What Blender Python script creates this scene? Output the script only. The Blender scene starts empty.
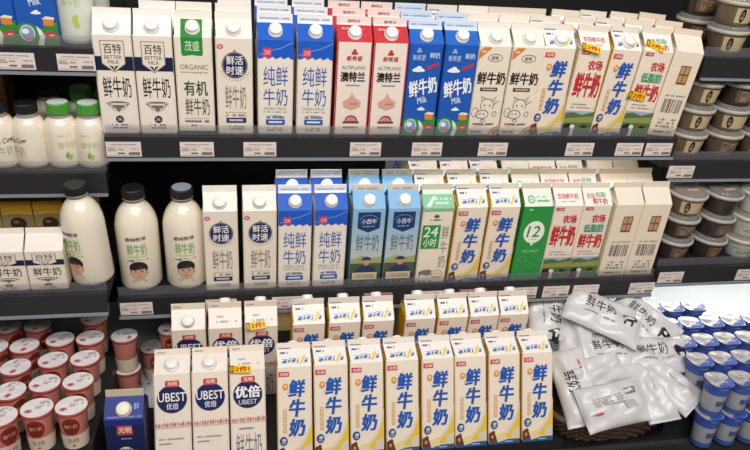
import bpy, bmesh, math, random
from mathutils import Vector, Matrix
random.seed(7)
SC = bpy.context.scene
COL = SC.collection

# ------------------------------------------------------------------ camera
CAM = Vector((.2694, -1.3779, .4103)); YAW, PITCH, ROLL, FPX = .2045, .415, -.063, 683.6
FWD = Vector((math.sin(YAW)*math.cos(PITCH), math.cos(YAW)*math.cos(PITCH), -math.sin(PITCH)))
_r = Vector((math.cos(YAW), -math.sin(YAW), 0)); _d = FWD.cross(_r)
RGT = _r*math.cos(ROLL) + _d*math.sin(ROLL); DWN = -_r*math.sin(ROLL) + _d*math.cos(ROLL)
cd = bpy.data.cameras.new('camera'); cd.sensor_width = 36; cd.lens = FPX/750*36; cd.clip_start = .01
cam = bpy.data.objects.new('camera', cd); COL.objects.link(cam); SC.camera = cam
M = Matrix((RGT, -DWN, -FWD)).transposed().to_4x4(); M.translation = CAM; cam.matrix_world = M
def ray(x, y): return FWD + RGT*((x-375)/FPX) + DWN*((y-225)/FPX)
def on_z(x, y, Z): v = ray(x, y); return CAM + v*((Z-CAM.z)/v.z)
def on_y(x, y, Y): v = ray(x, y); return CAM + v*((Y-CAM.y)/v.y)
def on_plane(x, y, o, n): v = ray(x, y); return CAM + v*((o-CAM).dot(n)/v.dot(n))

# ------------------------------------------------------------------ world, lights, exposure
w = bpy.data.worlds.new('store_ambient'); SC.world = w; w.use_nodes = True
w.node_tree.nodes['Background'].inputs[0].default_value = (1, .97, .95, 1)
w.node_tree.nodes['Background'].inputs[1].default_value = .13
def area(name, loc, target, sx, sy, power, col):
    l = bpy.data.lights.new(name, 'AREA'); l.shape = 'RECTANGLE'; l.size = sx; l.size_y = sy; l.energy = power; l.color = col
    o = bpy.data.objects.new(name, l); COL.objects.link(o); o.location = loc
    o.rotation_euler = (Vector(target)-Vector(loc)).to_track_quat('-Z', 'Y').to_euler(); return o
area('ceiling_lamp_near', (.7, -1.5, 1.75), (.65, -.1, -.3), 2.6, .35, 34, (1, .97, .945))
area('ceiling_lamp_aisle', (.2, -2.6, 1.8), (.65, -.1, -.2), 3.0, .5, 34, (1, .96, .93))
SC.view_settings.view_transform = 'Standard'; SC.view_settings.look = 'None'
SC.view_settings.exposure = 0.32; SC.view_settings.gamma = 1.0; SC.view_settings.use_curve_mapping = False

# ------------------------------------------------------------------ materials
def lin(c):
    if isinstance(c, str):
        c = [int(c[i:i+2], 16)/255 for i in (0, 2, 4)]
    return tuple((v/12.92 if v <= .04045 else ((v+.055)/1.055)**2.4) for v in c) + (1,)
MATS = {}
def mat(name, col, rough=.5, metal=0., noise=0., scale=40., bump=0., spec=.4, alpha=1., coat=0., emit=0., trans=0.):
    if name in MATS: return MATS[name]
    m = bpy.data.materials.new(name); m.use_nodes = True
    nt = m.node_tree; b = nt.nodes['Principled BSDF']
    c = lin(col); b.inputs['Base Color'].default_value = c
    b.inputs['Roughness'].default_value = rough; b.inputs['Metallic'].default_value = metal
    b.inputs['Specular IOR Level'].default_value = spec; b.inputs['Alpha'].default_value = alpha
    b.inputs['Coat Weight'].default_value = coat; b.inputs['Transmission Weight'].default_value = trans
    if emit:
        b.inputs['Emission Color'].default_value = c; b.inputs['Emission Strength'].default_value = emit
    if noise or bump:
        tc = nt.nodes.new('ShaderNodeTexCoord'); n = nt.nodes.new('ShaderNodeTexNoise')
        n.inputs['Scale'].default_value = scale; n.inputs['Detail'].default_value = 4
        nt.links.new(tc.outputs['Object'], n.inputs['Vector'])
        if noise:
            r = nt.nodes.new('ShaderNodeMapRange'); r.inputs[3].default_value = 1-noise; r.inputs[4].default_value = 1+noise
            nt.links.new(n.outputs['Fac'], r.inputs[0])
            x = nt.nodes.new('ShaderNodeMix'); x.data_type = 'RGBA'; x.blend_type = 'MULTIPLY'; x.inputs[0].default_value = 1
            x.inputs[6].default_value = c; nt.links.new(r.outputs[0], x.inputs[7]); nt.links.new(x.outputs[2], b.inputs['Base Color'])
        if bump:
            bp = nt.nodes.new('ShaderNodeBump'); bp.inputs['Strength'].default_value = bump; bp.inputs['Distance'].default_value = .002
            nt.links.new(n.outputs['Fac'], bp.inputs['Height']); nt.links.new(bp.outputs[0], b.inputs['Normal'])
    MATS[name] = m; return m
def ink(hexcol): return mat('ink_'+hexcol, hexcol, .45, spec=.3)
def paper(hexcol): return mat('carton_paper_'+hexcol, hexcol, .42, noise=.03, scale=30, spec=.35)
WHITE, CREAM = 'EFE8DE', 'EBDFCE'
M_CAP = mat('white_cap_plastic', 'F4F0EA', .35)
M_DARK = mat('charcoal_shelf_metal', '1F1E20', .5, noise=.12, scale=60)
M_RAIL = mat('charcoal_price_rail_plastic', '29282B', .38, noise=.08, scale=80)
M_LIP = mat('grey_rail_lip_plastic', '8C9096', .3)
M_ACRYL = mat('clear_acrylic', '8F8C94', .2, alpha=.20)
M_DECK = mat('pale_deck_metal', 'D3DCE0', .35, noise=.04, scale=25)
M_BLACK = mat('black_back_panel', '0C0C0D', .6, noise=.2, scale=12)
M_GRILLE = mat('black_grille_plastic', '3A3A3D', .35, noise=.1, scale=50)
M_TAG = mat('price_tag_card', 'E6D8D0', .5)

# ------------------------------------------------------------------ object helpers
def link(o, parent=None):
    COL.objects.link(o)
    if parent: o.parent = parent
    return o
def mesh_obj(name, me, parent=None): return link(bpy.data.objects.new(name, me), parent)
def thing(name, label, cat, loc=(0, 0, 0), rot=(0, 0, 0), group=None):
    o = bpy.data.objects.new(name, None); o.empty_display_size = .03; link(o)
    o.location = loc; o.rotation_euler = rot; tag(o, label, cat, group); return o
def tag(o, label, cat, group=None, kind=None):
    if label: o['label'] = label
    if cat: o['category'] = cat
    if group: o['group'] = group
    if kind: o['kind'] = kind
    return o
def mk(name, verts, faces, mats, midx=None, smooth=False):
    me = bpy.data.meshes.new(name); me.from_pydata([tuple(v) for v in verts], [], faces)
    for m in mats: me.materials.append(m)
    if midx: me.polygons.foreach_set('material_index', midx)
    if smooth: me.polygons.foreach_set('use_smooth', [True]*len(me.polygons))
    me.update(); return me
def box_geo(x0, x1, y0, y1, z0, z1):
    v = [(x, y, z) for z in (z0, z1) for y in (y0, y1) for x in (x0, x1)]
    f = [(0, 2, 3, 1), (4, 5, 7, 6), (0, 1, 5, 4), (2, 6, 7, 3), (0, 4, 6, 2), (1, 3, 7, 5)]
    return v, f
class Geo:
    def __init__(s): s.v = []; s.f = []; s.m = []
    def add(s, v, f, m=0, mx=None):
        k = len(s.v); s.v += [tuple(mx @ Vector(p)) if mx else tuple(p) for p in v]
        s.f += [tuple(i+k for i in q) for q in f]; s.m += [m]*len(f); return s
    def box(s, *a, m=0, mx=None): return s.add(*box_geo(*a), m=m, mx=mx)
    def lathe(s, prof, n=28, m=0, mx=None, mats=None):
        """prof: list of (r, z); caps closed where r==0"""
        k = len(s.v)
        for r, z in prof:
            for i in range(n):
                a = 2*math.pi*i/n; p = Vector((r*math.cos(a), r*math.sin(a), z)); s.v.append(tuple(mx @ p if mx else p))
        for j in range(len(prof)-1):
            for i in range(n):
                a, b = k+j*n+i, k+j*n+(i+1) % n
                s.f.append((a, b, b+n, a+n)); s.m.append(mats[j] if mats else m)
        return s
    def tube(s, pts, r, n=8, m=0, closed=False):
        k = len(s.v); P = [Vector(p) for p in pts]; N = len(P)
        for i, p in enumerate(P):
            t = (P[(i+1) % N]-P[i-1]) if closed else (P[min(i+1, N-1)]-P[max(i-1, 0)])
            t.normalize(); u = t.cross(Vector((0, 0, 1)))
            if u.length < 1e-4: u = Vector((1, 0, 0))
            u.normalize(); v = t.cross(u)
            for j in range(n):
                a = 2*math.pi*j/n; s.v.append(tuple(p+u*r*math.cos(a)+v*r*math.sin(a)))
        for i in range(N if closed else N-1):
            for j in range(n):
                a = k+i*n+j; b = k+i*n+(j+1) % n; c = k+((i+1) % N)*n+(j+1) % n; d = k+((i+1) % N)*n+j
                s.f.append((a, b, c, d)); s.m.append(m)
        if not closed:
            s.f.append(tuple(k+j for j in range(n))); s.f.append(tuple(k+(N-1)*n+j for j in reversed(range(n)))); s.m += [m, m]
        return s
    def build(s, name, mats, smooth=False): return mk(name, s.v, s.f, mats if isinstance(mats, (list, tuple)) else [mats], s.m, smooth)

# ------------------------------------------------------------------ flat print (lettering and pictures as thin inked shapes)
TC = {}
def text_geo(s, bold):
    key = s
    if key in TC: return TC[key]
    c = bpy.data.curves.new('lettering', 'FONT'); c.body = s; c.resolution_u = 2; 
    o = bpy.data.objects.new('lettering', c); COL.objects.link(o)
    dg = bpy.context.evaluated_depsgraph_get(); dg.update()
    me = bpy.data.meshes.new_from_object(o.evaluated_get(dg))
    vs = [(v.co.x, v.co.y) for v in me.vertices]; fs = [tuple(p.vertices) for p in me.polygons]
    bpy.data.objects.remove(o); bpy.data.curves.remove(c); bpy.data.meshes.remove(me)
    xs = [v[0] for v in vs]; ys = [v[1] for v in vs]
    x0, x1, y0, y1 = min(xs), max(xs), min(ys), max(ys)
    TC[key] = ([((x-x0)/(x1-x0), (y-y0)/(y1-y0)) for x, y in vs], fs); return TC[key]
class Print:
    """shapes in centimetres: u to the right, t downwards; frame(u, t, off) gives the point"""
    def __init__(s, frame): s.fr = frame; s.v = []; s.f = []; s.m = []; s.cols = []; s.L = 0; s.cut = [('front_print', 0)]
    def part(s, name): s.cut.append((name, len(s.f)))
    def _c(s, c):
        if c not in s.cols: s.cols.append(c)
        return s.cols.index(c)
    def raw(s, pts, faces, col, frame=None, stamp=0):
        if not stamp: s.L += 1
        off = .0003+.00003*s.L+.000004*stamp; fr = frame or s.fr; k = len(s.v)
        s.v += [fr(u, t, off) for u, t in pts]; s.f += [tuple(i+k for i in q) for q in faces]
        s.m += [s._c(col)]*len(faces); return s
    def poly(s, pts, col, frame=None): return s.raw(pts, [tuple(range(len(pts)))], col, frame)
    def rect(s, u0, t0, u1, t1, col, frame=None, n=1):
        pts = []; fs = []
        for i in range(n+1):
            u = u0+(u1-u0)*i/n; pts += [(u, t0), (u, t1)]
            if i: fs.append((2*i-2, 2*i-1, 2*i+1, 2*i))
        return s.raw(pts, fs, col, frame)
    def ell(s, u, t, a, b, col, n=24, frame=None, a0=0, a1=360, rot=0):
        r = math.radians(rot); P = []
        full = a1-a0 >= 360
        if full and not rot:
            N = max(6, n//2); F = []
            for i in range(N+1):
                q = math.pi*i/N; x, y = -a*math.cos(q), b*math.sin(q); P += [(u+x, t-y), (u+x, t+y)]
                if i: F.append((2*i-2, 2*i-1, 2*i+1, 2*i))
            return s.raw(P, F, col, frame)
        for i in range(n if full else n+1):
            q = math.radians(a0+(a1-a0)*i/n); x, y = a*math.cos(q), -b*math.sin(q)
            P.append((u+x*math.cos(r)-y*math.sin(r), t+x*math.sin(r)+y*math.cos(r)))
        return s.poly(P, col, frame)
    def ring(s, u, t, a, b, wd, col, n=28, frame=None, a0=0, a1=360):
        P = []; F = []
        for i in range(n+1):
            q = math.radians(a0+(a1-a0)*i/n)
            P += [(u+a*math.cos(q), t-b*math.sin(q)), (u+(a-wd)*math.cos(q), t-(b-wd)*math.sin(q))]
            if i: F.append((2*i-2, 2*i-1, 2*i+1, 2*i))
        return s.raw(P, F, col, frame)
    def line(s, pts, wd, col, frame=None):
        P = []; F = []
        for i, (u, t) in enumerate(pts):
            a = pts[max(i-1, 0)]; b = pts[min(i+1, len(pts)-1)]
            dx, dy = b[0]-a[0], b[1]-a[1]; l = math.hypot(dx, dy) or 1
            P += [(u-dy/l*wd/2, t+dx/l*wd/2), (u+dy/l*wd/2, t-dx/l*wd/2)]
            if i: F.append((2*i-2, 2*i-1, 2*i+1, 2*i))
        return s.raw(P, F, col, frame)
    def text(s, st, u0, t0, u1, t1, col, bold=0., shear=0., rot=0., frame=None):
        base, fs = text_geo(st, bold); b = max(bold, 0)*.8; ax = b/max(1, len(st)); cu, ct = (u0+u1)/2, (t0+t1)/2; r = math.radians(rot)
        offs = [(0, 0)] if b == 0 else [(ax, b*.6), (-ax, b*.6), (ax, -b*.6), (-ax, -b*.6), (ax*1.3, 0), (-ax*1.3, 0), (0, 0)]
        for k, (dx, dy) in enumerate(offs):
            P = []
            for x, y in base:
                x, y = (x-.5)*(1-2*ax)+dx, (y-.5)*(1-2*b)+dy
                a = x*(u1-u0)+shear*y*(t1-t0); c = -y*(t1-t0)
                P.append((cu+a*math.cos(r)+c*math.sin(r), ct-a*math.sin(r)+c*math.cos(r)))
            s.raw(P, fs, col, frame, k)
        return s
    def dashes(s, u0, t0, u1, t1, col, rows=2, frame=None, fill=.8):
        """illegible small print"""
        h = (t1-t0)/rows; rg = random.Random(int(u0*100+t0*37))
        for j in range(rows):
            u = u0; t = t0+j*h
            while u < u1-.05:
                e = min(u1, u+rg.uniform(.15, .5))
                if rg.random() < fill: s.rect(u, t+h*.2, e-.06, t+h*.75, col, frame)
                u = e
        return s
    def build(s, name): return mk(name, s.v, s.f, [ink(c) for c in s.cols], s.m)
    def build_parts(s):
        out = []
        for (name, a), (_, b) in zip(s.cut, s.cut[1:]+[('', len(s.f))]):
            if a == b: continue
            mp = {}; fs = [tuple(mp.setdefault(i, len(mp)) for i in q) for q in s.f[a:b]]
            cs = sorted(set(s.m[a:b])); out.append((name, mk(name, [s.v[i] for i in mp], fs, [ink(s.cols[c]) for c in cs], [cs.index(c) for c in s.m[a:b]])))
        return out

# ------------------------------------------------------------------ gable-top carton
def carton_body(name, w, H, rise, fin, cols):
    """origin front-bottom-centre; material slots: front, side, slope, fin"""
    h = w/2; c = .0025; yc = h; t = .0028; g = Geo()
    def ring8(z, i=0.): 
        a, b = h-i, c
        return [(-a+b, i, z), (a-b, i, z), (a, i+b, z), (a, w-i-b, z), (a-b, w-i, z), (-a+b, w-i, z), (-a, w-i-b, z), (-a, i+b, z)]
    v = ring8(0, .0015)+ring8(.003)+ring8(H)
    e = h*.985; zf = H+rise
    v += [(-e, yc-t, zf), (e, yc-t, zf), (e, yc+t, zf), (-e, yc+t, zf), (-h*.35, yc, H+rise*.72), (h*.35, yc, H+rise*.72)]   # 24..29
    v += [(-e, yc-.0016, zf+fin), (e, yc-.0016, zf+fin), (e, yc+.0016, zf+fin), (-e, yc+.0016, zf+fin)]                        # 30..33
    f = [tuple(reversed(range(8)))]; m = [0]
    for j in (0, 8):
        for i in range(8):
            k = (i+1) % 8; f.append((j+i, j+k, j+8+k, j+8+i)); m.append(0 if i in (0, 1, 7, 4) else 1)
    f += [(16, 17, 25, 24), (20, 21, 27, 26)]; m += [2, 2]
    f += [(18, 19, 29), (22, 23, 28), (17, 18, 29, 25), (19, 20, 26, 29), (21, 22, 28, 27), (23, 16, 24, 28), (25, 29, 26), (24, 27, 28)]; m += [1, 1]+[2]*6
    f += [(24, 25, 31, 30), (25, 26, 32, 31), (26, 27, 33, 32), (27, 24, 30, 33), (30, 31, 32, 33)]; m += [3]*5
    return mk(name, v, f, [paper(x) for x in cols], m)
def cap_mesh():
    g = Geo(); g.lathe([(0, .014), (.0108, .014), (.0122, .0128), (.0126, .011), (.0126, .004), (.0142, .0038), (.0145, 0), (0, 0)], 26)
    return g.build('screw_cap', [M_CAP], True)
CAPM = cap_mesh()
M_CAPC = mat('cream_cap_plastic', 'F1E6D2', .35)
CAPC = CAPM.copy(); CAPC.materials[0] = M_CAPC
class Carton:
    """one carton design: shared meshes for body, print and cap"""
    def __init__(s, key, name, cols, draw, w=.07, H=.195, rise=.029, fin=.013, cap='front', capmesh=None):
        s.key, s.name, s.w, s.H, s.rise, s.fin, s.cap = key, name, w, H, rise, fin, cap
        s.capmesh = capmesh or CAPM
        s.body = carton_body('carton_body', w, H, rise, fin, cols)
        h = w/2; k = H/.195*.01; ku = w/.07*.01; run = h-.0028; Ls = math.hypot(run, rise); s.slope = Ls
        fr = lambda u, t, o: (-h+u*ku, -o, H-t*k)
        sl = lambda u, t, o: (-h+u*ku, (Ls-t*.01)*run/Ls-o*rise/Ls, H+(Ls-t*.01)*rise/Ls+o*run/Ls)   # t=0 at the fin, Ls at the crease
        fn = lambda u, t, o: (-h+u*ku, h-.0028-o+(fin-t*.01)/fin*.0012, H+rise+fin-t*.01)
        p = Print(fr); p.S = sl; p.F = fn; p.LS = Ls*100; draw(p); s.prints = p.build_parts()
    def place(s, loc, rot, label, group=None, cat='milk carton', cap=None, stickers=()):
        o = thing(s.name, label, cat, loc, rot, group)
        mesh_obj('carton_body', s.body, o)
        for nm, me in s.prints: mesh_obj(nm, me, o)
        cp = s.cap if cap is None else cap
        if cp in ('front', 'back'):
            c = mesh_obj('screw_cap', s.capmesh, o); run = s.w/2-.0028; a = math.atan2(s.rise, run)
            if cp == 'front':
                c.location = (0, run*.42, s.H+s.rise*.42); c.rotation_euler = (a, 0, 0)
            else:
                c.location = (0, s.w-run*.74, s.H+s.rise*.74); c.rotation_euler = (-a, 0, 0); c.scale = (1, 1, 1.35)
        for (u, t, ang, onslope) in stickers:
            q = mesh_obj('price_sticker', STICKER, o)
            if onslope:
                run = s.w/2-.0028; a = math.atan2(s.rise, run); q.location = (u, run*t-.0012*s.rise/.04, s.H+s.rise*t+.0012*run/.04); q.rotation_euler = (a-math.pi/2, 0, 0)
                q.rotation_euler = (Matrix.Rotation(a-math.pi/2, 3, 'X') @ Matrix.Rotation(ang, 3, 'Y')).to_euler()
            else:
                q.location = (u, -.0030, t); q.rotation_euler = (0, ang, 0)
        return o
g = Geo(); g.box(-.021, .021, -.0008, 0, -.0085, .0085)
STICK_V, STICK_F = g.v, g.f
p = Print(lambda u, t, o: (u*.01, -.0008-o, -t*.01))
p.rect(-2.1, -.85, 2.1, .85, 'F2C81E'); p.rect(-2.05, -.8, -1.2, .8, '3A2A12'); p.text('第', -1.95, -.6, -1.3, .6, 'F2C81E', .02); p.text('2件!', -1.0, -.65, 1.9, .65, 'B02A14', .05)
k = len(p.v); sv = p.v+STICK_V; sf = p.f+[tuple(i+k for i in q) for q in STICK_F]
p._c('F2C81E'); STICKER = mk('price_sticker', sv, sf, [ink(c) for c in p.cols], p.m+[p.cols.index('F2C81E')]*len(STICK_F))

# ---- carton artwork
def art_crest(p):
    p.rect(0, 4.0, 7, 6.7, '1B2140')
    sh = lambda d: [(1.35+d, 1.0+d), (5.65-d, 1.0+d), (5.65-d, 5.4-d*.3), (4.5-d*.3, 6.3-d), (3.5, 7.1-d*1.4), (2.5+d*.3, 6.3-d), (1.35+d, 5.4-d*.3)]
    p.poly(sh(0), '8C8378'); p.poly(sh(.16), CREAM)
    p.text('百特', 1.9, 1.6, 5.1, 3.5, '2B2623', .012); p.text('BETTER', 1.95, 3.8, 5.05, 4.5, '4A443E', .01); p.text('MILK', 2.5, 4.75, 4.5, 5.4, '4A443E', .01)
    p.poly([(2.6, 5.7), (3.35, 5.9), (3.5, 6.5), (3.65, 5.9), (4.4, 5.7), (3.9, 6.3), (3.5, 6.75), (3.1, 6.3)], '3A3634')
    p.text('鲜牛奶', 1.1, 7.9, 6.2, 12.0, '2A2625', .006)
    for k in range(3):
        p.ring(3.5, 13.2+.5*k, 2.2-.5*k, .45, .09, '5C554E', 20)
    p.poly([(1.5, 13.3), (2.6, 12.8), (4.4, 12.8), (5.5, 13.3), (4.2, 13.9), (3.5, 15.0), (2.8, 13.9)], '77706A')
    p.rect(2.0, 13.15, 5.0, 13.5, CREAM)
    p.ell(3.5, 16.4, .75, .75, '2E2B2A'); p.text('36', 3.1, 16.05, 3.9, 16.75, CREAM)
    p.dashes(1.9, 17.3, 5.1, 17.8, '6A625A', 1); p.dashes(2.1, 17.9, 4.9, 18.4, '6C7FA8', 1)
def art_organic(p):
    p.rect(1.3, .3, 5.3, p.LS, '2F8A3E', p.S); p.rect(1.3, 0, 5.3, 3.2, '2F8A3E')
    p.poly([(1.3, 3.2), (5.3, 3.2), (5.0, 3.55), (3.3, 3.35), (1.6, 3.6)], '2F8A3E')
    p.text('茂盛', 2.0, .7, 4.7, 2.6, 'DFF0D8')
    p.text('ORGANIC', .9, 5.2, 6.2, 6.2, 'A08C6C', .02); p.dashes(1.0, 6.5, 6.1, 7.0, 'B6A78E', 1)
    p.text('有机', 1.4, 8.4, 5.9, 11.4, '2F4A35', .012); p.text('鲜牛奶', 1.5, 11.9, 6.1, 15.4, '4A504A', -.004)
    p.line([(1.2, 16.1), (6, 16.1)], .05, '6A6A60'); p.dashes(1.3, 16.4, 6, 17.0, '5B5B52', 1); p.dashes(2.4, 17.3, 4.8, 17.8, '5B5B52', 1)
    p.rect(0, 18.7, 7, 19.5, '33473A')
def art_speed(p):
    p.ell(.9, 1.6, .6, .5, 'D64A78'); p.text('鲜', .6, 1.3, 1.2, 1.9, 'F6DCE4')
    p.ell(3.6, 5.2, 2.55, 2.7, 'C9B48C', 36); p.ell(3.6, 5.2, 2.4, 2.55, '1D2654', 36); p.ring(3.6, 5.2, 2.25, 2.4, .07, '9AA0C0', 36)
    p.text('鲜活', 2.0, 3.3, 5.2, 5.1, 'F5F2EC', .015); p.text('时速', 2.0, 5.3, 5.2, 7.1, 'F5F2EC', .015)
    p.poly([(3.3, 2.5), (3.6, 2.1), (3.9, 2.5)], '6A5A3C')
    for i in range(13):
        a = math.radians(205+i*130/12); p.ell(3.6+2.9*math.cos(a), 5.2-3.05*math.sin(a), .12, .1, '8C7A60', 6)
    p.text('鲜牛奶', 1.6, 9.2, 5.7, 14.0, '8E8578', -.008)
    p.rect(1.7, 14.7, 5.6, 14.76, '7A7468'); p.rect(1.7, 14.7, 1.76, 16.9, '7A7468'); p.rect(5.54, 14.7, 5.6, 16.9, '7A7468')
    p.dashes(1.9, 14.9, 5.4, 15.8, 'A09888', 1); p.rect(1.7, 15.9, 5.6, 16.9, '20284E'); p.rect(2.2, 16.2, 5, 16.6, 'C7CBDC')
    p.dashes(2.2, 17.5, 5.2, 18.4, 'A09888', 2)
def art_pure(p):
    B = '1E5CC4'
    p.rect(0, .5, 7, p.LS, B, p.S)
    P = [(0, 0), (7, 0), (7, 3.7)] + [(7-i*.5, 3.55+.28*math.sin(i*2.1)) for i in range(1, 14)] + [(0, 3.5)]
    p.poly(P, B); p.line([(.3, 3.0), (2, 2.2), (4.5, 1.6), (7, .4)], .14, '7FA8E8')
    p.rect(1.0, 1.6, 2.6, 3.4, 'D2405A'); p.text('卫岗', 1.15, 2.0, 2.45, 2.9, 'F4DDE0')
    p.text('纯鲜', 1.1, 5.2, 5.9, 9.2, '3A62A8', .002); p.text('牛奶', 1.1, 9.7, 5.9, 13.3, '3A62A8', .002)
    p.text('FRESH MILK', 1.2, 13.6, 5.7, 14.2, '9A9486'); p.dashes(1.1, 14.4, 5.9, 14.8, '9A9486', 1)
    p.ring(3.5, 15.8, 1.9, .5, .06, '6C7A94', 20); p.dashes(1.8, 15.3, 5.2, 16.1, '6C7A94', 1); p.rect(1.6, 16.2, 5.4, 17.3, '2A58A8'); p.rect(2.1, 16.55, 4.9, 16.95, 'DCE4F0')
    p.dashes(1.9, 17.8, 5.1, 18.7, 'A09888', 2)
    p.dashes(.6, .5, 6.4, 1.0, 'A9BEDD', 1, p.F)
def art_red(p):
    R = 'C8323C'
    p.rect(0, .4, 7, p.LS, R, p.S); p.dashes(1, 1.0, 5.5, p.LS*.35, 'F0D0D0', 2, p.S); p.text('澳特兰', 2.2, .5, 4.8, 1.1, 'B0434A', .01, frame=p.F)
    p.rect(0, 0, .25, 19.5, R); p.rect(6.8, 0, 7, 19.5, R)
    for a in (90, 210, 330): p.ell(3.5+.35*math.cos(math.radians(a)), 2.0-.35*math.sin(math.radians(a)), .35, .3, R, 12)
    p.text('新希望', 2.0, 2.7, 5.1, 3.7, 'B8303A', .02); p.text('ALTIPLANO', 1.1, 4.7, 5.9, 5.4, '8A8076')
    p.text('澳特兰', .9, 5.9, 5.9, 8.0, '241F1E', .035); p.dashes(2.1, 8.5, 5, 8.9, '8A7A72', 1)
    p.poly([(3.4, 10.2), (3.9, 11.2), (4.6, 11.7), (5.4, 12.2), (5.2, 13.2), (3.5, 13.9), (1.8, 13.2), (1.6, 12.2), (2.4, 11.7), (3.1, 11.2)], 'DFA596')
    p.dashes(2.3, 12.4, 4.8, 12.9, 'B8685E', 1)
    p.ring(3.5, 16.3, 1.3, 1.2, .35, 'A6434A', 20, a0=0, a1=180); p.ell(3.5, 16.2, .7, .55, 'C98A84', 14); p.rect(1.8, 16.4, 5.2, 16.8, '8C2E36')
    p.dashes(1.9, 17.4, 5.1, 18.0, '8A7A72', 1)
def cloud(p, u, t, s, c='F2F4F6'):
    for dx, dy, a, b in ((0, 0, 1, .45), (-.6, .1, .6, .3), (.65, .12, .6, .28), (.1, -.35, .5, .35)): p.ell(u+dx*s, t+dy*s, a*s, b*s, c, 14)
def art_bluecow(p):
    p.rect(0, 1.6, 7, p.LS, '1F62BE', p.S); p.rect(0, .0, 7, .5, 'D9E4F2', p.F); p.dashes(.6, .8, 6.2, 1.2, '7E9CC8', 1, p.F)
    p.rect(0, .0, 7, .9, 'C9D8EE', p.S)
    for a in (90, 210, 330): p.ell(2.0+.3*math.cos(math.radians(a)), 1.3-.3*math.sin(math.radians(a)), .3, .26, '8FB4E6', 10)
    p.text('新希望', .8, 2.1, 3.4, 3.3, 'B9D2F2', .01); p.text('鲜奶', 4.3, 1.6, 6.4, 2.8, 'C9DCF4', .02)
    p.poly([(3.9, 4.6), (6.2, 3.6), (6.3, 4.3), (4.0, 5.3)], 'C23A3A')
    cloud(p, 2.2, 5.2, 1.1)
    p.text('鲜牛奶', .5, 7.0, 6.5, 10.6, 'F4F6F8', .035, .1, 14); p.text('Milk', 2.6, 10.9, 4.6, 12.3, 'E4ECF6', .02, 0, 12)
    cloud(p, 3.6, 13.6, .7)
    p.poly([(0, 19.5), (0, 16.0), (1.2, 15.4), (2.6, 15.6), (4, 16.6), (5.4, 15.6), (7, 15.2), (7, 19.5)], '3F8A3C')
    p.poly([(3.3, 16.0), (4.0, 16.6), (4.6, 17.8), (4.2, 19.5), (3.2, 19.5), (3.7, 18)], 'E9EDE4')
    p.rect(4.6, 14.6, 6.4, 15.9, 'D98A3C'); p.poly([(4.4, 14.7), (5.2, 14.2), (6.6, 14.4), (6.5, 14.8)], 'F0E6D0')
    p.ell(1.7, 17.3, 1.3, 1.5, 'CFE0EE'); p.ell(1.7, 17.3, 1.1, 1.3, '7FA6C8'); p.ell(1.4, 17.0, .6, .5, 'F0F4F6', 12); p.ell(2.0, 18.1, .7, .5, 'D08C9C', 12)
    p.ell(5.6, 17.6, 1.0, .7, 'C04A48', 14); p.dashes(5.0, 17.4, 6.2, 17.9, 'F0D8D4', 1)
def art_cow(p):
    p.poly([(.1, 1.0), (.1, 2.8), (2.6, .5), (2.6, .2), (1.0, .2)], 'D98444'); p.dashes(.6, .8, 1.6, 1.4, 'F4DCC0', 1); p.part('brand_oval')
    p.ring(3.7, 2.4, 1.6, .85, .12, '3A3634'); p.text('欧牧', 2.9, 2.0, 4.5, 2.85, '3A3634', .01)
    p.part('lettering_print'); p.text('鲜牛奶', .4, 5.3, 6.6, 8.1, '1F1C1B', .035); p.part('pill_print')
    p.rect(1.4, 8.7, 5.2, 9.5, '4A4440'); p.dashes(1.7, 8.85, 4.9, 9.35, 'D8CCBC', 1)
    K = '5A5048'; p.part('cow_drawing')
    p.ring(2.6, 14.6, 1.5, 1.0, .12, K); p.ring(3.5, 12.6, 1.5, 1.5, .12, K, a0=-30, a1=210)
    p.ring(1.0, 14.2, .75, 1.1, .1, K, 16); p.ring(5.4, 14.5, .5, .6, .1, K, 16); p.ell(2.2, 14.5, .16, .16, K, 8); p.ell(3.0, 14.5, .16, .16, K, 8)
    p.line([(2.2, 11.6), (1.9, 10.6), (3.0, 11.2)], .12, K); p.line([(4.4, 11.5), (5.4, 10.4), (5.0, 11.7), (6.1, 11.6), (4.9, 12.4)], .12, K)
    p.ell(2.9, 12.6, .14, .2, K, 8); p.ell(4.1, 12.6, .14, .2, K, 8); p.ring(3.0, 16.0, .6, .35, .1, K, 14)
    p.part('lower_print'); p.dashes(.8, 16.5, 5.6, 17.1, '6A6056', 1); p.line([(1.0, 17.3), (5, 16.9)], .06, K)
    for i, c in enumerate(('D98444', 'E6C24A', '6FA0C8', '8A7FB0')): p.ring(6.9, 19.4, 2.2-.35*i, 2.2-.35*i, .34, c, 14, a0=90, a1=180)
    p.dashes(.3, 18.2, 3.2, 18.9, '7A766E', 2)
def fresh_slope(p):
    p.dashes(.7, p.LS*.12, 2.4, p.LS*.3, '3A4A86', 1, p.S); p.dashes(.4, .9, 3.4, 1.3, '6E6A72', 1, p.F)
    a, b = p.LS*.4, p.LS*.8
    p.poly([(4.6, b+.2), (5.2, a+.3), (6.0, a-.4), (5.6, a+.7), (5.0, b+.3)], 'F0D04A', p.S)
    p.line([(1.2, b), (3.0, b-.25), (5.0, b+.1)], .18, 'EFD25A', p.S)
    for i, (u, wd, up) in enumerate(((1.0, 1.0, .0), (2.2, .55, .3), (2.9, .9, .45), (4.0, .4, .2), (5.5, .7, .1))):
        t = b-.1-up*.5
        p.poly([(u, t), (u+.3, t-.55), (u+wd, t-.7), (u+wd*1.1, t-.35), (u+wd*.8, t+.05)], '3F74C4', p.S); p.line([(u+.1, t-.9), (u+wd+.2, t-.8)], .12, '5C8AD0', p.S)
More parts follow.
